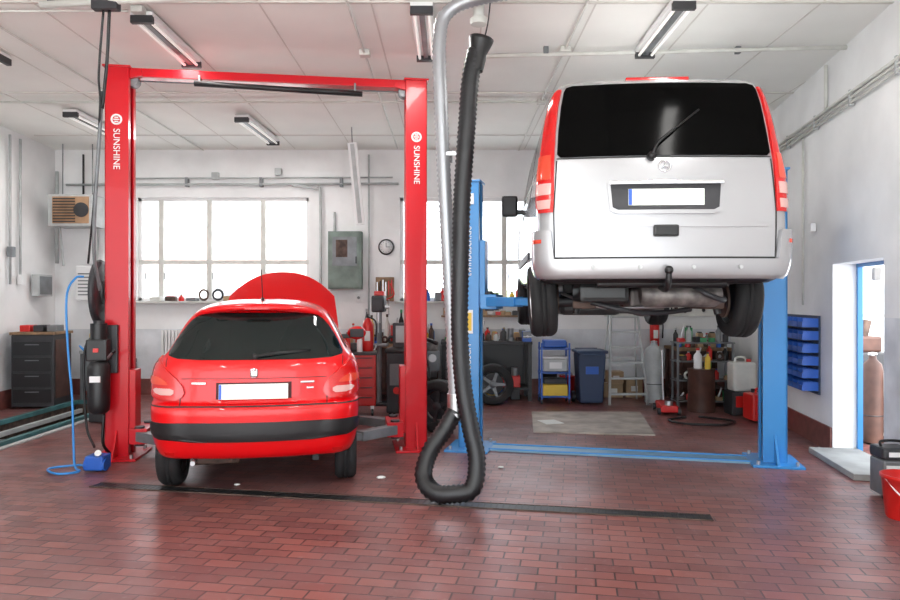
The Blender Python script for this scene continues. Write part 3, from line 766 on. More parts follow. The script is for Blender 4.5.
for s_ in (-1, 1):
    b.patch(vb, [(2.79, 0.35, 1.45), (3.26, 0.42, 1.45)], 'y', 'vanglass', 0.006, side=s_, n=14)
    b.patch(vb, [(2.79, 1.55, 2.65), (3.26, 1.55, 2.6)], 'y', 'vanglass', 0.006, side=s_, n=14)
    b.patch(vb, [(2.79, 2.75, 3.75), (3.0, 2.73, 3.4), (3.24, 2.7, 3.1)], 'y', 'vanglass', 0.006, side=s_, n=14)
    b.patch(vb, [(1.86, 2.68, 2.69), (2.78, 2.68, 2.69)], 'y', 'seamblk', 0.003, side=s_, n=2, skirt=.003)
    b.patch(vb, [(1.86, 1.49, 1.50), (2.78, 1.49, 1.50)], 'y', 'seamblk', 0.003, side=s_, n=2, skirt=.003)
    b.patch(vb, [(2.05, 1.45, 3.5), (2.12, 1.45, 3.5)], 'y', 'dgrey', 0.014, side=s_, n=12, mz=3)
b.done('side_windows', parent=van)
b = B()
for s_ in (-1, 1):
    b.patch(vb, [(2.34, 0.85, 0.97), (2.40, 0.845, 1.02), (2.76, 0.835, 1.03), (3.0, 0.82, 0.99), (3.22, 0.795, 0.91), (3.33, 0.77, 0.83), (3.35, 0.77, 0.80)], 's', 'lred', 0.022, side=s_, n=10, mz=14)
    b.patch(vb, [(2.37, 0.87, 0.97), (2.44, 0.865, 0.99)], 's', 'lclear', 0.028, side=s_, n=6, mz=3)
    b.patch(vb, [(2.48, 0.865, 0.99), (2.57, 0.86, 0.995)], 's', 'lclear', 0.028, side=s_, n=6, mz=3)
    b.patch(vb, [(2.60, 0.865, 1.0), (2.80, 0.855, 1.0)], 's', 'lorange', 0.028, side=s_, n=6, mz=4)
b.done('tail_lights', parent=van)
b = B()
b.patch(vb, [(1.825, -1.10, 1.10), (1.845, -1.18, 1.18), (1.96, -1.21, 1.21), (1.975, -1.21, 1.21)], 's', 'silver', 0.05, n=50, mz=6, skirt=0.02)
for s_ in (-1, 1):
    b.patch(vb, [(1.97, 0.84, 1.22), (2.14, 0.855, 1.20), (2.19, 0.86, 1.16), (2.20, 0.87, 1.12)], 's', 'silver', 0.05, side=s_, n=14, mz=6, skirt=0.02)
    b.patch(vb, [(2.10, 0.92, 1.02), (2.13, 0.92, 1.02)], 's', 'lorange', 0.055, side=s_, n=5, mz=3)
b.patch(vb, [(1.79, -0.75, 0.75), (1.82, -0.8, 0.8)], 's', 'black', 0.03, n=20, mz=3)
for x in (-0.55, -0.2, 0.2, 0.55): b.cyl((x, -0.002, 1.91), (x, 0.02, 1.91), 0.015, 'lgrey', 12)
b.patch(vb, [(1.978, -0.84, 0.84), (1.992, -0.84, 0.84)], 's', 'seamblk', 0.004, n=30, mz=2, skirt=.004)
for s_ in (-1, 1):
    b.patch(vb, [(1.99, 0.835, 0.845), (2.34, 0.842, 0.852), (2.75, 0.815, 0.825)], 's', 'seamblk', 0.004, side=s_, n=2, skirt=.004)
    b.patch(vb, [(2.0, 1.16, 1.168), (2.35, 1.16, 1.168)], 's', 'seamblk', 0.003, side=s_, n=2, skirt=.003)
b.patch(vb, [(2.76, -0.82, 0.82), (2.77, -0.82, 0.82)], 's', 'seamblk', 0.004, n=30, mz=2, skirt=.004)
b.patch(vb, [(2.22, -0.78, 0.78), (2.25, -0.8, 0.8), (2.255, -0.8, 0.8)], 's', 'silver', 0.012, n=30, mz=3)
b.done('rear_bumper', parent=van)
b = B()
b.patch(vb, [(2.32, -0.36, 0.36), (2.345, -0.42, 0.42), (2.56, -0.44, 0.44), (2.585, -0.42, 0.42)], 's', 'silver', 0.022, n=24, mz=5)
b.patch(vb, [(2.35, -0.36, 0.36), (2.37, -0.40, 0.40), (2.545, -0.415, 0.415), (2.56, -0.39, 0.39)], 's', 'dgrey', 0.024, n=24, mz=5)
b.box((0, 0.025, 2.555), (0.86, 0.05, 0.03), 'chrome', 0.01)
b.box((0, 0.03, 2.445), (0.57, 0.012, 0.125), 'plate', 0.003); b.box((-0.271, 0.022, 2.445), (0.024, 0.012, 0.12), 'plateblue', 0.002)
b.done('plate_recess', parent=van)
b = B()
b.torus((0, 0.068, 2.69), (0, 1, 0), 0.043, 0.006, 'chrome', 28, 8)
for a in (90, 210, 330):
    b.cyl((0, 0.066, 2.69), (0.042*math.cos(math.radians(a)), 0.066, 2.69+0.042*math.sin(math.radians(a))), 0.006, 'chrome', 8, 0.002)
b.box((0, 0.035, 2.19), (0.19, 0.05, 0.09), 'black', 0.015)
b.box((0, 0.36, 3.435), (0.50, 0.10, 0.03), 'lred', 0.01)
b.lathe([(0.0, 0), (0.035, 0), (0.03, 0.045), (0, 0.05)], (-0.1, 0.09, 2.765), (0, -1, 0.2), 'black')
b.tube([(-0.1, 0.045, 2.78), (-0.05, 0.06, 2.87), (0.08, 0.10, 2.98)], 0.012, 'black', 8); b.tube([(-0.02, 0.075, 2.9), (0.28, 0.15, 3.14)], 0.008, 'black', 6, 1)
for s_ in (-1, 1):
    b.box((s_*1.09, 3.42, 2.83), (0.2, 0.12, 0.26), 'black', 0.03); b.box((s_*0.98, 3.45, 2.76), (0.14, 0.06, 0.06), 'black', 0.01)
b.done('badge_handle_and_mirrors', parent=van)
b = B()
b.tube([(0, 0.22, 1.76), (0, 0.05, 1.74), (0, -0.03, 1.78), (0, -0.05, 1.86)], 0.022, 'black', 10); b.sphere((0, -0.05, 1.885), 0.033, 'black', 10)
b.cyl((-0.5, 0.2, 1.79), (0.5, 0.2, 1.79), 0.035, 'black')
b.tube([(-0.78, 0.98, 1.64), (-0.3, 0.95, 1.66), (0, 0.95, 1.67), (0.3, 0.95, 1.66), (0.78, 0.98, 1.64)], 0.05, 'dgrey', 12)
b.sphere((0.02, 0.95, 1.65), 0.16, 'alu', 14, (1.1, 1, .85)); b.box((0.02, 0.8, 1.66), (0.3, 0.1, 0.2), 'alu', 0.03)
for s_ in (-1, 1):
    b.lathe([(0.06, i*0.012) if i % 4 < 2 else (0.075, i*0.012) for i in range(17)], (s_*0.5, 0.95, 1.62), (0, 0, 1), 'dgrey', 16)
    b.box((s_*0.5, 1.35, 1.66), (0.1, 0.9, 0.08), 'dgrey', 0.02, rx=0.06, rz=s_*0.1)
    b.box((s_*0.5, 0.75, 1.62), (0.2, 0.3, 0.07), 'rust', 0.02, rz=s_*0.3)
    b.cyl((s_*0.6, 0.7, 1.54), (s_*0.55, 0.75, 1.82), 0.03, 'black')
    b.box((s_*0.62, 2.4, 1.78), (0.1, 2.6, 0.1), 'dgrey', 0.02)
    b.lathe([(0.15, 0), (0.15, 0.02)], (s_*0.73, 0.98, VW), (s_, 0, 0), 'rust', 24)
b.lathe([(0.07, 0), (0.10, 0.04), (0.10, 0.6), (0.07, 0.65)], (-0.1, 0.48, 1.70), (1, 0, 0), 'alu', 24)
b.tube([(0.1, 0.5, 1.7), (0.3, 0.55, 1.68), (0.35, 1.2, 1.66), (0.2, 2.5, 1.68), (0.1, 3.5, 1.7)], 0.035, 'alu', 10)
b.lathe([(0.1, 0), (0.14, 0.04), (0.14, 0.6), (0.1, 0.64)], (0.2, 2.0, 1.66), (0, 1, 0), 'rust', 24)
b.box((-0.42, 0.55, 1.72), (0.4, 0.5, 0.16), 'black', 0.04)
b.box((-0.35, 2.1, 1.66), (0.6, 1.0, 0.3), 'black', 0.05); b.box((0.3, 2.8, 1.64), (0.5, 0.8, 0.26), 'dgrey', 0.05)
b.box((0, 3.9, 1.7), (0.9, 0.8, 0.28), 'alu', 0.06); b.box((0.25, 3.6, 1.62), (0.4, 0.4, 0.2), 'rust', 0.05)
b.cyl((-0.8, 4.0, 1.65), (0.8, 4.0, 1.65), 0.04, 'dgrey')
b.box((0.35, 0.65, 1.72), (0.35, 0.25, 0.14), 'dgrey', 0.03)
b.tube([(0.3, 0.4, 1.78), (0.4, 0.3, 1.7), (0.55, 0.4, 1.66), (0.62, 0.7, 1.70)], 0.022, 'dgrey', 8)
b.tube([(-0.7, 0.9, 1.72), (-0.4, 0.6, 1.60), (0.2, 0.65, 1.61), (0.7, 0.85, 1.64)], 0.014, 'steel', 8)
b.tube([(-0.5, 0.5, 1.64), (-0.2, 0.5, 1.57), (0.1, 0.7, 1.55), (0.4, 0.8, 1.58)], 0.022, 'dgrey', 8)
b.done('underbody', parent=van)

# ============================================================ EXHAUST EXTRACTION HOSE
ex = root('exhaust_extraction_hose')
b = B()
b.tube([(1.0, 5.7, 4.24), (0.55, 5.8, 4.22), (0.15, 5.95, 4.2), (-0.04, 6.0, 4.1), (-0.09, 6.0, 3.9), (-0.085, 6.0, 3.5), (-0.04, 6.0, 2.5), (0.02, 6.0, 1.4), (0.05, 6.0, 0.72)], 0.062, 'duct', 18, 10, rib=0.022)
b.cyl((0.05, 6.0, 0.86), (0.052, 6.0, 0.66), 0.075, 'steel', 20)
b.done('metal_duct', parent=ex)
b = B()
b.tube([(0.22, 5.85, 3.75), (0.17, 5.85, 3.5), (0.14, 5.85, 3.1), (0.10, 5.85, 2.5), (0.085, 5.85, 1.9), (0.08, 5.85, 1.4), (0.11, 5.84, 0.95), (0.17, 5.8, 0.6), (0.22, 5.75, 0.34), (0.18, 5.68, 0.13), (0.03, 5.66, 0.092), (-0.13, 5.70, 0.095), (-0.22, 5.80, 0.20), (-0.17, 5.9, 0.38), (-0.04, 5.97, 0.56), (0.05, 6.0, 0.72)], 0.078, 'hoserub', 20, 12, rib=0.020)
b.lathe([(0.07, 0), (0.075, 0.1), (0.07, 0.14), (0.10, 0.24), (0.105, 0.27), (0.09, 0.272), (0.06, 0.16)], (0.205, 5.85, 3.58), (0.22, 0, 1), 'black', 28, False)
b.done('rubber_hose', parent=ex)
b = B()
b.tube([(0.35, 5.95, 4.28), (0.32, 5.9, 4.0), (0.27, 5.86, 3.78)], 0.006, 'dgrey', 8)
b.cyl((0.25, 6.1, 4.3), (0.25, 6.1, 4.1), 0.05, 'offwhite'); b.lathe([(0.07, 0), (0.075, 0.05), (0.03, 0.08)], (0.25, 6.1, 4.06), (0, 0, 1), 'offwhite')
b.box((0.6, 5.8, 4.29), (0.1, 0.2, 0.04), 'grey')
b.box((0.0, 6.05, 2.9), (0.04, 0.04, 0.1), 'grey'); b.box((0.06, 5.93, 2.9), (0.18, 0.02, 0.03), 'steel')
b.done('hanger', parent=ex)

# ============================================================ FLOOR THINGS
b = B(); L = 5.26
b.box((0, 0, 0.003), (L, 0.15, 0.006), 'black')
for y in (-0.072, 0.072): b.box((0, y, 0.005), (L, 0.012, 0.008), 'rust')
for i in range(int(L/0.05)): b.box((-L/2+0.02+i*0.05, 0, 0.005), (0.014, 0.13, 0.006), 'dgrey')
b.done('drain_grate', (-0.595, 5.80, 0.0), -math.atan(0.95/5.17))
b = B(); b.raw([(1.04, 8.74, .002), (2.5, 8.54, .002), (2.79, 10.28, .002), (1.2, 10.28, .002), (1.04, 8.74, .022), (2.5, 8.54, .022), (2.79, 10.28, .022), (1.2, 10.28, .022)], [[0, 1, 2, 3], [4, 5, 6, 7], [0, 1, 5, 4], [1, 2, 6, 5], [2, 3, 7, 6], [3, 0, 4, 7]], 'ply')
b.box((1.35, 9.4, 0.024), (0.25, 0.3, 0.004), 'paper', rz=0.3); b.done('plywood_sheet')
b = B()
for x, y, r in ((-0.64, 6.5, 0.045), (-1.0, 6.55, 0.03), (-1.9, 6.25, 0.03), (0.5, 6.9, 0.03)):
    b.sphere((x, y, 0.014), r, 'paper', 5, (1, .7, .3))
b.done('paper_scraps')

b = B()
b.lathe([(0.135, 0), (0.145, 0.02), (0.17, 0.30), (0.18, 0.305), (0.18, 0.33), (0.165, 0.33), (0.13, 0.03)], (0, 0, 0), (0, 0, 1), 'redpl', 32)
b.tube([(-0.17, 0, 0.31), (-0.12, -0.12, 0.2), (0, -0.17, 0.17), (0.12, -0.12, 0.2), (0.17, 0, 0.31)], 0.006, 'white', 6)
b.done('red_bucket', (3.48, 5.33, 0))
b = B()
b.box((0, 0, 0.18), (0.24, 0.24, 0.30), 'grey', 0.02); b.box((0, -0.125, 0.2), (0.2, 0.01, 0.18), 'white', 0.004); b.box((0, 0, 0.38), (0.25, 0.25, 0.10), 'dgrey', 0.03)
b.box((0, -0.12, 0.38), (0.16, 0.02, 0.04), 'white', 0.004); b.tube([(-0.08, 0, 0.42), (-0.08, 0, 0.47), (0.08, 0, 0.47), (0.08, 0, 0.42)], 0.012, 'black', 8)
b.cyl((-0.11, -0.1, 0.04), (-0.08, -0.1, 0.04), 0.04, 'black'); b.cyl((0.08, -0.1, 0.04), (0.11, -0.1, 0.04), 0.04, 'black')
b.done('battery_charger', (3.72, 5.9, 0), -0.1)

# ============================================================ RIGHT WALL: bin rack etc.
b = B(); b.M = Matrix.Translation((xr(7.95)-0.003, 7.95, 0)) @ Matrix.Rotation(RR, 4, 'Z')
b.box((-0.012, 0.65, 1.03), (0.02, 1.3, 0.9), 'navy')
for r in range(6):
    for c in range(7):
        y = 0.09+c*0.185; z = 0.62+r*0.145
        b.box((-0.10, y, z+0.01), (0.17, 0.165, 0.012), 'bluepl')
        for yy in (-0.078, 0.078): b.box((-0.10, y+yy, z+0.055), (0.17, 0.008, 0.10), 'bluepl')
        b.box((-0.19, y, z+0.035), (0.01, 0.165, 0.06), 'bluepl')
        b.box((-0.025, y, z+0.055), (0.01, 0.165, 0.10), 'bluepl')
        if (r+c) % 3: b.box((-0.1, y, z+0.04), (0.1, 0.1, 0.05), 'grey')
b.done('storage_bin_rack')

def gas_cylinder(name, loc, m='grey', h=1.3, r=0.11):
    b = B(); b.lathe([(r, 0), (r, h*0.8), (r*0.85, h*0.87), (r*0.4, h*0.92), (r*0.35, h*0.96)], (0, 0, 0), (0, 0, 1), m, 24)
    b.cyl((0, 0, h*0.95), (0, 0, h), 0.02, 'steel'); b.cyl((-0.05, 0, h*.98), (0.05, 0, h*.98), 0.015, 'steel'); b.torus((0, 0, h*0.3), (0, 0, 1), r, 0.006, 'dgrey')
    return b.done(name, loc)
gas_cylinder('gas_cylinder', (4.95, 8.2, 0), 'brown', 1.05); gas_cylinder('gas_cylinder', (5.2, 8.15, 0), 'rust', 0.9)
gas_cylinder('gas_cylinder', (3.32, 11.4, 0), 'lgrey', 1.0, 0.15)
b = B(); b.box((0, 0, 0.5), (0.5, 0.5, 1.0), 'dgrey', 0.02); b.box((0, -0.26, 0.6), (0.4, 0.02, 0.3), 'grey', 0.01); b.box((0, 0, 1.1), (0.3, 0.3, 0.2), 'brown', 0.03); b.cyl((0, 0, 1.2), (0.05, 0, 1.4), 0.05, 'rust'); b.done('compressor', (5.32, 9.0, 0))

# ============================================================ BACK CLUTTER
COLS = ['redpl', 'bluepl', 'white', 'dgrey', 'yellow', 'grey', 'black', 'offwhite', 'redpl', 'rust', 'lgrey', 'dgrey', 'rust', 'brown', 'black', 'card', 'green', 'redpl']
def bottle(b, x, y, z, m, h=0.25, r=0.04, cap='black'):
    b.lathe([(r, 0), (r, h*0.65), (r*0.4, h*0.8), (r*0.35, h*0.9)], (x, y, z), (0, 0, 1), m, 12); b.cyl((x, y, z+h*0.9), (x, y, z+h), r*0.45, cap, 10)
def clutter_into(b, x0, x1, y, z, n, hmax, dep, rows):
    z += 0.003; st = (x1-x0)/n
    for rr in range(rows):
      for i in range(n):
        xx = x0+st*(i+0.5)+random.uniform(-.2, .2)*st; yy = y+random.uniform(-dep, dep)/2+rr*0.22; k = random.random(); m = random.choice(COLS); h = random.uniform(0.08, hmax)*(1+0.35*rr)
        if k < 0.38: bottle(b, xx, yy, z, m, h, min(st*0.4, 0.045), random.choice(COLS))
        elif k < 0.52: b.cyl((xx, yy, z), (xx, yy, z+h*0.6), min(st*0.45, 0.08), m, 14)
        elif k < 0.8: b.box((xx, yy, z+h*0.35), (st*0.85, 0.14, h*0.7), m, 0.008, rz=random.uniform(-.2, .2)); b.box((xx, yy, z+h*0.72), (st*0.6, 0.08, h*0.08), random.choice(COLS), 0.003)
        elif k < 0.9: b.torus((xx, yy, z+min(st*0.42, 0.1)+0.02), (random.uniform(-.3, .3), 1, 0), min(st*0.42, 0.1), 0.02, m, 20, 8)
        else:
            b.box((xx, yy, z+0.03), (st*0.8, 0.14, 0.06), m, 0.005); b.cyl((xx, yy, z+0.05), (xx+0.05, yy, z+h), 0.015, 'steel', 8)
def clutter(name, x0, x1, y, z, n, hmax=0.3, seed=1, dep=0.2, rows=1):
    random.seed(seed); b = B(); clutter_into(b, x0, x1, y, z, n, hmax, dep, rows); return b.done(name)

def bench(name, x0, x1, y0, y1, z, top='wood', body='dgrey', drawers=3, seed=3, fill=True, stuff=None):
    r_ = root(name, ((x0+x1)/2, (y0+y1)/2, 0)); inv = Matrix.Translation((-(x0+x1)/2, -(y0+y1)/2, 0))
    b = B(); b.M = inv; cx = (x0+x1)/2; cy = (y0+y1)/2; random.seed(seed)
    b.box((cx, cy, z-0.025), (x1-x0, y1-y0, 0.05), top, 0.006)
    for x in (x0+0.04, x1-0.04):
        for y in (y0+0.05, y1-0.05): b.box((x, y, (z-0.05)/2), (0.06, 0.06, z-0.05), body)
    b.box((cx, cy, 0.2), (x1-x0-0.1, y1-y0-0.1, 0.03), body)
    b.box((cx, y1-0.03, z/2+0.05), (x1-x0-0.1, 0.02, z-0.25), body)
    w = (x1-x0)*0.42; xx = x0+w/2+0.06
    b.box((xx, cy, z/2+0.05), (w, y1-y0-0.1, z-0.2), body, 0.006)
    for i in range(drawers):
        zz = 0.2+(z-0.35)*(i+0.5)/drawers; b.box((xx, y0+0.04, zz), (w-0.04, 0.02, (z-0.35)/drawers-0.02), body if body == 'brown' else 'grey', 0.004)
        b.box((xx, y0+0.02, zz+0.04), (w*0.35, 0.02, 0.018), 'steel')
    b.done('frame_and_drawers', parent=r_)
    b = B(); b.M = inv
    if fill:
        x = x0+w+0.2
        while x < x1-0.15:
            h = random.uniform(0.15, 0.3); b.box((x, cy-0.1, 0.216+h/2), (0.17, 0.25, h), random.choice(COLS), 0.01)
            h2 = random.uniform(0.1, 0.2); b.cyl((x, cy-0.1, 0.216+h), (x, cy-0.1, 0.216+h+h2), 0.06, random.choice(COLS), 14)
            b.box((x, cy-0.12, 0.1), (0.15, 0.25, 0.17), random.choice(COLS), 0.01); x += 0.2
    if stuff:
        random.seed(stuff[0]); clutter_into(b, x0+0.05, x1-0.05, y0+0.17, z, *stuff[1:])
    if b.v: b.done('tools_and_bottles', parent=r_)
bench('workbench', -1.75, -0.2, 11.45, 12.15, 0.93, 'wood', 'brown', seed=3, stuff=(3, 13, 0.38, 0.1, 3))
bench('workbench', -0.15, 1.35, 11.45, 12.15, 0.98, 'dgrey', 'black', 4, seed=4, stuff=(5, 12, 0.25, 0.1, 2))
bench('workbench', 3.7, 4.6, 11.35, 12.1, 0.88, 'wood', 'brown', 3, seed=5, stuff=(8, 8, 0.36, 0.1, 2))
clutter('window_sill_clutter', -0.7, 2.2, 12.24, 1.64, 22, 0.28, 11, 0.04)
clutter('window_sill_clutter', -5.2, -2.7, 12.24, 1.64, 12, 0.16, 14, 0.04)
b = B()
b.box((0, 0, 0.02), (0.35, 0.35, 0.04), 'dgrey', 0.01); b.cyl((0, 0, 0.04), (0, 0, 1.55), 0.04, 'grey'); b.box((0, -0.05, 0.95), (0.28, 0.28, 0.04), 'grey', 0.01)
b.box((0, -0.06, 1.6), (0.2, 0.4, 0.26), 'dgrey', 0.03); b.cyl((0, -0.16, 1.48), (0, -0.16, 1.3), 0.035, 'steel'); b.cyl((0, -0.16, 1.3), (0, -0.16, 1.15), 0.008, 'steel')
b.cyl((0.1, -0.15, 1.55), (0.17, -0.15, 1.55), 0.03, 'steel')
for a in (0, 2.1, 4.2): b.cyl((0.16, -0.15, 1.55), (0.17, -0.15+0.14*math.cos(a), 1.55+0.14*math.sin(a)), 0.008, 'steel', 8)
b.box((0, 0.08, 1.76), (0.16, 0.3, 0.08), 'redpl', 0.02)
b.done('drill_press', (-1.12, 11.1, 0))
b = B()
b.box((0, 0, 0.08), (0.8, 0.08, 0.08), 'redpl', 0.01); b.box((0, 0.3, 0.08), (0.6, 0.08, 0.08), 'redpl', 0.01); b.box((0, 0.15, 0.08), (0.08, 0.4, 0.08), 'redpl', 0.01); b.box((0.0, 0.3, 0.45), (0.1, 0.1, 0.7), 'redpl', 0.01)
for x in (-0.36, 0.36): b.cyl((x-0.02, 0, 0.04), (x+0.02, 0, 0.04), 0.04, 'black')
b.box((0, 0.05, 0.72), (0.5, 0.36, 0.34), 'grey', 0.04); b.box((0, 0.02, 0.95), (0.44, 0.26, 0.14), 'alu', 0.03); b.box((0, 0.0, 0.52), (0.4, 0.28, 0.12), 'dgrey', 0.03)
b.cyl((-0.1, -0.16, 0.65), (-0.1, -0.2, 0.65), 0.09, 'dgrey'); b.cyl((0.12, -0.16, 0.78), (0.12, -0.2, 0.78), 0.06, 'steel'); b.tube([(-0.2, -0.16, 0.95), (0, -0.2, 1.06), (0.2, -0.14, 1.0)], 0.03, 'black', 8)
b.done('engine_on_stand', (-0.42, 10.75, 0), 0.2)
b = B()
b.box((0, 0, 0.03), (0.14, 0.18, 0.06), 'bluepl', 0.01); b.box((0, 0.06, 0.11), (0.14, 0.06, 0.12), 'bluepl', 0.01); b.box((0, -0.05, 0.11), (0.14, 0.05, 0.12), 'grey', 0.01); b.cyl((0, -0.2, 0.09), (0, 0, 0.09), 0.015, 'steel'); b.cyl((-0.08, -0.2, 0.09), (0.08, -0.2, 0.09), 0.008, 'steel')
b.done('bench_vise', (1.25, 11.40, 0.982))
b = B()
b.box((0, 0, 0.52), (0.46, 0.42, 0.72), 'redpl', 0.015)
for i in range(5): b.box((0, -0.215, 0.24+i*0.14), (0.40, 0.012, 0.12), 'redpl', 0.004); b.box((0, -0.225, 0.28+i*0.14), (0.36, 0.014, 0.014), 'dgrey')
b.box((0, 0, 0.9), (0.48, 0.44, 0.04), 'dgrey', 0.01)
for x in (-0.18, 0.18):
    for y in (-0.15, 0.15): b.cyl((x-0.015, y, 0.06), (x+0.015, y, 0.06), 0.06, 'black', 16); b.box((x, y, 0.13), (0.05, 0.05, 0.05), 'steel')
b.box((-0.12, 0.05, 0.98), (0.18, 0.2, 0.12), 'dgrey', 0.02); bottle(b, 0.0, -0.12, 0.92, 'white', 0.25); bottle(b, -0.17, -0.12, 0.92, 'redpl', 0.28)
b.tube([(-0.2, 0.24, 0.9), (-0.2, 0.3, 1.0), (0.2, 0.3, 1.0), (0.2, 0.24, 0.9)], 0.012, 'steel', 8)
b.done('tool_trolley', (-1.3, 10.1, 0), 0.1)
def extinguisher(x, y, z, wall=True):
    b = B(); b.lathe([(0.075, 0), (0.08, 0.02), (0.08, 0.38), (0.05, 0.45), (0.02, 0.48)], (0, 0, 0), (0, 0, 1), 'redpl', 24); b.box((0, 0, 0.51), (0.03, 0.12, 0.05), 'black', 0.008); b.tube([(0, -0.05, 0.5), (0.12, -0.06, 0.42), (0.12, -0.06, 0.15)], 0.012, 'black', 8); b.box((0, -0.08, 0.22), (0.08, 0.01, 0.14), 'paper')
    if wall: b.box((0, 0.09, 0.25), (0.06, 0.06, 0.3), 'steel')
    b.done('fire_extinguisher', (x, y, z))
extinguisher(-1.19, 10.15, 0.922, False); extinguisher(3.55, 12.15, 0.85)
b = B()
b.box((0, 0, 0.5), (0.5, 0.42, 0.84), 'dgrey', 0.02); b.box((0, 0, 0.95), (0.54, 0.46, 0.06), 'black', 0.015); b.box((0, -0.215, 0.62), (0.4, 0.012, 0.3), 'grey', 0.005)
b.box((0, 0.14, 1.15), (0.44, 0.08, 0.36), 'dgrey', 0.02); b.box((0, 0.095, 1.17), (0.34, 0.012, 0.24), 'lgrey', 0.004); b.cyl((-0.1, -0.23, 0.4), (-0.1, -0.21, 0.4), 0.05, 'redpl')
for x in (-0.2, 0.2): b.cyl((x-0.015, -0.15, 0.05), (x+0.015, -0.15, 0.05), 0.05, 'black', 16); b.cyl((x-0.015, 0.15, 0.05), (x+0.015, 0.15, 0.05), 0.05, 'black', 16)
b.tube([(0.26, 0, 0.9), (0.34, -0.05, 0.6), (0.3, -0.1, 0.2)], 0.015, 'black', 8)
b.done('diagnostic_trolley', (-0.62, 9.95, 0), -0.1)
b = B(); random.seed(17)
for x in (-0.42, 0.42):
    for y in (-0.16, 0.16): b.box((x, y, 0.5), (0.03, 0.03, 1.0), 'grey')
for z in (0.08, 0.4, 0.7, 0.99):
    b.box((0, 0, z), (0.9, 0.36, 0.02), 'grey')
    clutter_into(b, -0.4, 0.4, -0.06, z+0.008, 7, 0.26, 0.08, 1)
b.done('stores_shelf', (3.98, 11.05, 0), -0.05)
b = B()
for i, (x, y, w_, h) in enumerate(((0, 0, .32, .24), (0.36, 0.02, .28, .3), (0.05, 0.02, .26, .2))):
    z0 = 0 if i < 2 else 0.24
    b.box((x, y, z0+h/2), (w_, 0.26, h), 'card', 0.005); b.box((x, y-0.132, z0+h/2), (w_*0.4, 0.004, h*0.3), 'paper'); b.box((x, y, z0+h+0.001), (w_*0.95, 0.05, 0.002), 'offwhite')
b.done('cardboard_boxes', (2.78, 12.03, 0))
b = B()
for i, (x, m, h) in enumerate(((0, 'redpl', .35), (0.32, 'bluepl', .3), (-0.3, 'dgrey', .4))):
    b.lathe([(0.11, 0), (0.13, h), (0.135, h), (0.135, h+0.02), (0.12, h+0.02)], (x, 0, 0), (0, 0, 1), m, 22); b.tube([(x-0.12, 0, h), (x, -0.1, h+0.12), (x+0.12, 0, h)], 0.006, 'steel', 6)
b.done('oil_buckets', (2.0, 11.95, 0))
b = B()
b.box((0, 0, 0.09), (0.24, 0.62, 0.1), 'redpl', 0.02); b.cyl((0, -0.22, 0.14), (0, -0.22, 0.2), 0.06, 'steel'); b.tube([(0, 0.28, 0.12), (0, 0.38, 0.5), (0, 0.44, 0.9)], 0.015, 'steel', 8)
for x in (-0.14, 0.14):
    for y in (-0.25, 0.25): b.cyl((x-0.02, y, 0.05), (x+0.02, y, 0.05), 0.05, 'dgrey', 14)
b.done('trolley_jack', (3.2, 10.35, 0), -0.15)
b = B(); b.wheel((0, 0, 0.325), (0, -1, 0.0), 0.325, 0.2, rimmat='grey', spokes=5); b.done('spare_wheel', (0.68, 11.1, 0.0))
b = B(); b.wheel((0, 0, 0.33), (-0.4, -1, 0.0), 0.33, 0.2, rimmat='dgrey', spokes=6); b.done('spare_wheel', (-0.15, 8.8, 0))
b = B(); b.wheel((0, 0, 0.29), (0.9, -0.5, 0.0), 0.29, 0.19, rimmat='grey', spokes=6); b.done('spare_wheel', (0.12, 10.4, 0))
b = B()
for i in range(4): b.wheel((0.01*i, 0, 0.1+0.2*i), (0, 0, 1), 0.30, 0.195, rimmat='dgrey', spokes=6)
b.done('tyre_stack', (-2.2, 11.4, 0))
b = B()
for x in (-0.22, 0.22):
    for y in (-0.16, 0.16): b.box((x, y, 0.5), (0.025, 0.025, 0.95), 'bluepl'); b.cyl((x-0.01, y, 0.04), (x+0.01, y, 0.04), 0.04, 'black', 14)
for z in (0.12, 0.5, 0.88): b.box((0, 0, z), (0.48, 0.36, 0.02), 'bluepl')
b.box((0, 0, 0.22), (0.4, 0.3, 0.18), 'yellow', 0.015); b.box((0.0, 0, 0.62), (0.38, 0.28, 0.2), 'lgrey', 0.015); b.box((0, 0, 0.74), (0.4, 0.3, 0.03), 'white', 0.01)
b.box((0, 0, 0.36), (0.36, 0.26, 0.08), 'dgrey', 0.01); b.box((0, -0.185, 0.62), (0.2, 0.01, 0.1), 'white')
b.box((0, 0, 0.96), (0.36, 0.28, 0.12), 'bluepl', 0.02)
b.done('crate_trolley', (1.68, 11.3, 0))
b = B()
b.box((0, 0, 0.42), (0.44, 0.46, 0.78), 'navy', 0.03, taper=0.82); b.box((0, -0.02, 0.84), (0.49, 0.53, 0.05), 'navy', 0.02); b.box((0, -0.27, 0.80), (0.40, 0.03, 0.04), 'navy', 0.01)
b.cyl((-0.24, 0.2, 0.09), (0.24, 0.2, 0.09), 0.02, 'steel')
for s_ in (-1, 1): b.cyl((s_*0.2, 0.2, 0.09), (s_*0.25, 0.2, 0.09), 0.09, 'black')
b.cyl((-0.18, 0.27, 0.86), (0.18, 0.27, 0.86), 0.015, 'navy'); b.box((0, -0.225, 0.55), (0.2, 0.01, 0.12), 'bluepl')
b.done('wheelie_bin', (2.24, 11.25, 0))
b = B()
for s_ in (-1, 1):
    b.tube([(s_*0.30, -0.35, 0), (s_*0.20, 0.0, 1.75)], 0.022, 'lgrey', 8, 1); b.tube([(s_*0.30, 0.3, 0), (s_*0.20, 0.06, 1.7)], 0.015, 'lgrey', 8, 1)
for i in range(7):
    u = (i+0.7)/7.2; b.box((0, -0.35+0.35*u, 1.75*u), (0.58-0.2*u, 0.09, 0.028), 'lgrey', 0.004)
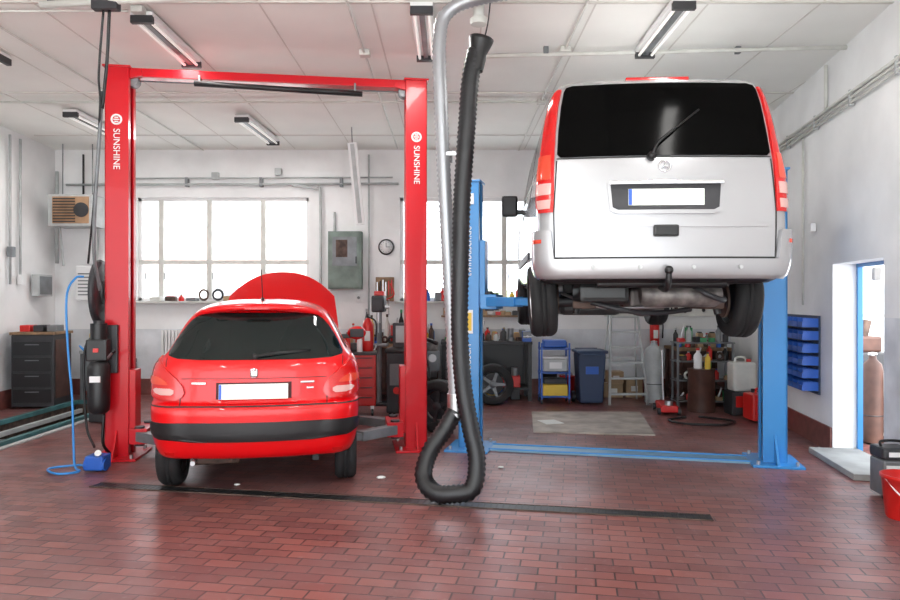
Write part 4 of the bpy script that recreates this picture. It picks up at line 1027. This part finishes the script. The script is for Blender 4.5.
b.box((0, 0.03, 1.75), (0.44, 0.2, 0.03), 'redpl', 0.008); b.box((0, 0.2, 0.7), (0.5, 0.015, 0.03), 'lgrey')
b.done('step_ladder', (2.82, 11.4, 0))
b = B(); b.box((0, 0, 0.55), (0.34, 0.26, 0.42), 'offwhite', 0.04); b.cyl((0.1, 0, 0.76), (0.1, 0, 0.8), 0.035, 'redpl'); b.box((0, 0, 0.17), (0.4, 0.32, 0.34), 'dgrey', 0.01); b.box((0, -0.165, 0.2), (0.3, 0.01, 0.16), 'redpl', 0.003); b.tube([(-0.1, 0, 0.74), (-0.08, 0, 0.82), (0.04, 0, 0.82), (0.05, 0, 0.75)], 0.015, 'offwhite', 8); b.done('plastic_canister', (4.25, 10.2, 0))
b = B(); b.box((0, 0, 0.2), (0.24, 0.34, 0.36), 'redpl', 0.03); b.cyl((0, 0.1, 0.38), (0, 0.1, 0.43), 0.03, 'black'); b.tube([(0, -0.12, 0.37), (0, -0.1, 0.44), (0, 0.0, 0.44), (0, 0.02, 0.37)], 0.015, 'redpl', 8); b.done('jerrycan', (4.2, 9.6, 0))
b = B(); b.lathe([(0.2, 0), (0.2, 0.02), (0.19, 0.3), (0.2, 0.32), (0.19, 0.6), (0.2, 0.62), (0.2, 0.64)], (0, 0, 0), (0, 0, 1), 'brown', 28); b.cyl((0.08, 0, 0.64), (0.08, 0, 0.67), 0.03, 'steel'); bottle(b, -0.05, 0, 0.64, 'white', 0.3, 0.06, 'redpl'); bottle(b, 0.06, -0.1, 0.64, 'yellow', 0.25, 0.04); b.done('oil_drum', (3.75, 10.45, 0))
b = B(); b.tube([(3.3, 9.8, 0.02), (3.0, 9.6, 0.02), (3.1, 9.3, 0.02), (3.6, 9.2, 0.02), (3.85, 9.5, 0.02), (3.5, 9.85, 0.02)], 0.016, 'black', 8); b.done('coiled_cable')
b = B(); b.box((0, 0, 0), (2.0, 0.03, 0.55), 'offwhite', 0.005); random.seed(2)
for i in range(24):
    x = -0.95+i*0.08; h = random.uniform(0.15, 0.42); b.box((x, -0.03, 0.22-h/2), (0.025, 0.02, h), random.choice(['dgrey', 'redpl', 'steel', 'black', 'rust']), 0.004); b.sphere((x, -0.03, 0.22-h), 0.032, random.choice(['dgrey', 'black', 'rust']), 6)
b.done('tool_board', (3.7, 12.26, 1.65))
b = B(); b.box((0, 0, 0), (1.5, 0.22, 0.03), 'wood')
for x in (-0.6, 0.6): b.box((x, 0.05, -0.06), (0.03, 0.12, 0.1), 'grey')
random.seed(21); clutter_into(b, -0.7, 0.7, -0.03, 0.015, 13, 0.2, 0.05, 1)
b.done('wall_shelf', (0.6, 12.17, 1.38))

b = B()
b.box((0, -0.1, 0), (0.58, 0.2, 1.0), 'cabgreen', 0.01); b.box((0, -0.205, 0.0), (0.52, 0.015, 0.94), 'cabgreen', 0.005); b.box((0.2, -0.22, 0.0), (0.02, 0.02, 0.12), 'black')
b.box((0.0, -0.215, 0.15), (0.42, 0.006, 0.5), 'grey'); b.box((-0.05, -0.22, 0.2), (0.2, 0.006, 0.3), 'rust'); b.tube([(-0.2, -0.05, 0.5), (-0.2, -0.04, 0.85)], 0.02, 'lgrey', 8, 1)
b.done('electrical_cabinet', (-1.82, YB-0.003, 2.35))
b = B(); b.lathe([(0.0, 0.02), (0.115, 0.02), (0.115, 0)], (0, 0, 0), (0, -1, 0), 'white', 32); b.torus((0, -0.01, 0), (0, 1, 0), 0.125, 0.016, 'black', 36, 8)
b.box((0, -0.026, 0.035), (0.01, 0.004, 0.08), 'black'); b.box((0.03, -0.026, 0.0), (0.07, 0.004, 0.01), 'black')
for i in range(12): b.box((0.095*math.cos(i*math.pi/6), -0.024, 0.095*math.sin(i*math.pi/6)), (0.01, 0.004, 0.01), 'black')
b.done('wall_clock', (-1.12, YB-0.008, 2.59))
b = B(); b.box((0, -0.02, 0), (0.1, 0.04, 0.14), 'white', 0.006); b.cyl((0, -0.04, 0), (0, -0.05, 0), 0.025, 'grey'); b.done('wall_socket', (-1.6, YB-0.003, 1.7))
b = B(); b.box((0, -0.03, 0), (0.32, 0.05, 0.42), 'wood', 0.01); random.seed(9)
for i in range(6): b.box((-0.13+i*0.05, -0.07, 0.02*(i % 3)), (0.02, 0.02, 0.25), random.choice(['redpl', 'steel', 'black']), 0.003)
b.tube([(0.1, -0.08, 0.1), (0.16, -0.1, -0.1), (0.0, -0.1, -0.2)], 0.012, 'redpl', 8)
b.done('spanner_board', (-1.14, YB-0.005, 1.85))

# ---- left area
b = B()
b.box((0, 0, 0), (0.72, 0.5, 0.52), 'lgrey', 0.01); b.box((0.02, -0.255, 0), (0.60, 0.02, 0.44), 'heater', 0.004)
for i in range(9): b.box((-0.08, -0.27, -0.19+i*0.047), (0.36, 0.03, 0.012), 'dgrey', rx=0.5)
b.lathe([(0.12, 0), (0.12, 0.02)], (0.2, -0.265, 0), (0, -1, 0), 'dgrey'); b.box((-0.40, 0.1, 0.1), (0.1, 0.1, 0.05), 'grey'); b.box((-0.40, 0.1, -0.15), (0.1, 0.1, 0.05), 'grey')
for x in (-0.25, 0.25): b.cyl((x, 0, 0.26), (x, 0, 1.14), 0.01, 'grey', 8)
b.tube([(-0.3, 0, -0.26), (-0.32, 0.1, -0.6), (-0.32, 0.15, -0.9)], 0.02, 'lgrey', 8)
b.done('unit_heater', (-6.25, 11.75, 3.14))
b = B(); b.box((0, 0, 0), (0.12, 0.4, 0.36), 'lgrey', 0.01); b.box((0.065, 0, 0), (0.01, 0.34, 0.3), 'grey', 0.004); b.done('junction_box', (xl(11.6)+0.12, 11.6, 1.9))
b = B(); b.box((0, 0, 0), (0.36, 0.26, 0.6), 'white', 0.02)
for i in range(7): b.box((0, -0.135, -0.2+i*0.06), (0.26, 0.01, 0.02), 'grey')
b.tube([(0.1, 0.05, 0.3), (0.1, 0.08, 0.6), (0.1, 0.1, 1.0)], 0.02, 'lgrey', 8); b.done('water_boiler', (-6.25, 12.14, 1.95))
b = B()
b.box((0, 0, 0.58), (0.62, 0.6, 1.1), 'dgrey', 0.015); b.box((0, 0, 1.15), (0.66, 0.64, 0.04), 'wood', 0.008)
for i in range(4): b.box((0.0, -0.305, 0.2+i*0.24), (0.56, 0.015, 0.21), 'black', 0.005); b.box((0, -0.32, 0.26+i*0.24), (0.2, 0.015, 0.012), 'grey')
b.box((0.318, 0, 0.6), (0.012, 0.5, 0.9), 'brown', 0.004)
for i, m in enumerate(('redpl', 'dgrey', 'grey')): b.box((-0.2+i*0.2, 0, 1.22), (0.15, 0.25, 0.1), m, 0.01)
b.done('tool_cabinet', (-6.38, 10.95, 0), 0.086)
b = B()
for i in range(9): b.box((-0.24+i*0.06, 0, 0), (0.045, 0.09, 0.55), 'white', 0.01)
b.box((0, 0.0, 0.26), (0.54, 0.03, 0.03), 'white'); b.box((0, 0, -0.26), (0.54, 0.03, 0.03), 'white'); b.tube([(0.27, 0, -0.26), (0.36, 0, -0.26), (0.38, 0, -0.6), (0.38, 0.0, -0.83)], 0.015, 'lgrey', 8)
for x in (-0.2, 0.2): b.box((x, 0.06, 0), (0.03, 0.05, 0.4), 'grey')
b.done('radiator', (-4.75, 12.18, 0.86))
bench('side_table', -6.15, -5.45, 11.6, 12.15, 0.82, 'lgrey', 'grey', 2, fill=False, stuff=(31, 6, 0.4, 0.1, 1))
b = B(); b.box((0, 0, 0.4), (0.5, 0.35, 0.78), 'dgrey', 0.02); b.box((0, -0.02, 0.82), (0.52, 0.36, 0.06), 'grey', 0.01); b.tube([(-0.2, -0.1, 0.85), (-0.3, -0.3, 1.05), (-0.1, -0.4, 0.9)], 0.012, 'bluehose', 8); b.box((0.1, 0, 0.92), (0.2, 0.2, 0.14), 'offwhite', 0.02); b.done('compressor_cabinet', (-4.62, 9.6, 0))

# ============================================================ LIGHTS / WORLD / CAMERA
w = bpy.data.worlds.new('World'); S.world = w; w.use_nodes = True
bg = w.node_tree.nodes['Background']; bg.inputs['Color'].default_value = (0.88, 0.94, 1.0, 1); bg.inputs['Strength'].default_value = 5.0
sl = bpy.data.lights.new('sun', 'SUN'); sl.energy = 13.0; sl.angle = 0.02; sl.color = (1, 0.97, 0.93)
so = bpy.data.objects.new('sun', sl); S.collection.objects.link(so); so.rotation_euler = (math.radians(42), 0, math.radians(8))
def area(name, loc, rot, sx, sy, e, col=(1, .98, .95)):
    l = bpy.data.lights.new(name, 'AREA'); l.shape = 'RECTANGLE'; l.size = sx; l.size_y = sy; l.energy = e; l.color = col
    o = bpy.data.objects.new(name, l); S.collection.objects.link(o); o.location = loc; o.rotation_euler = rot; return o
for x, y in ((-2.79, 6.95), (-0.25, 6.75), (2.02, 6.65), (-2.9, 10.6), (-5.2, 10.2), (0.2, 2.5), (-3, 1.5), (2.1, 3.6)):  # the front positions belong to the unseen lamps added to brighten the room
    area('lamp_light', (x, y, H-0.14), (0, 0, 0), 0.18, 1.15, 14 if (x, y) == (-2.79, 6.95) else 30)
cam = bpy.data.cameras.new('Camera'); co = bpy.data.objects.new('Camera', cam); S.collection.objects.link(co)
co.location = (0, 0, 1.66); co.rotation_euler = (math.pi/2, 0, 0); cam.lens = 28.0; cam.sensor_width = 36; S.camera = co
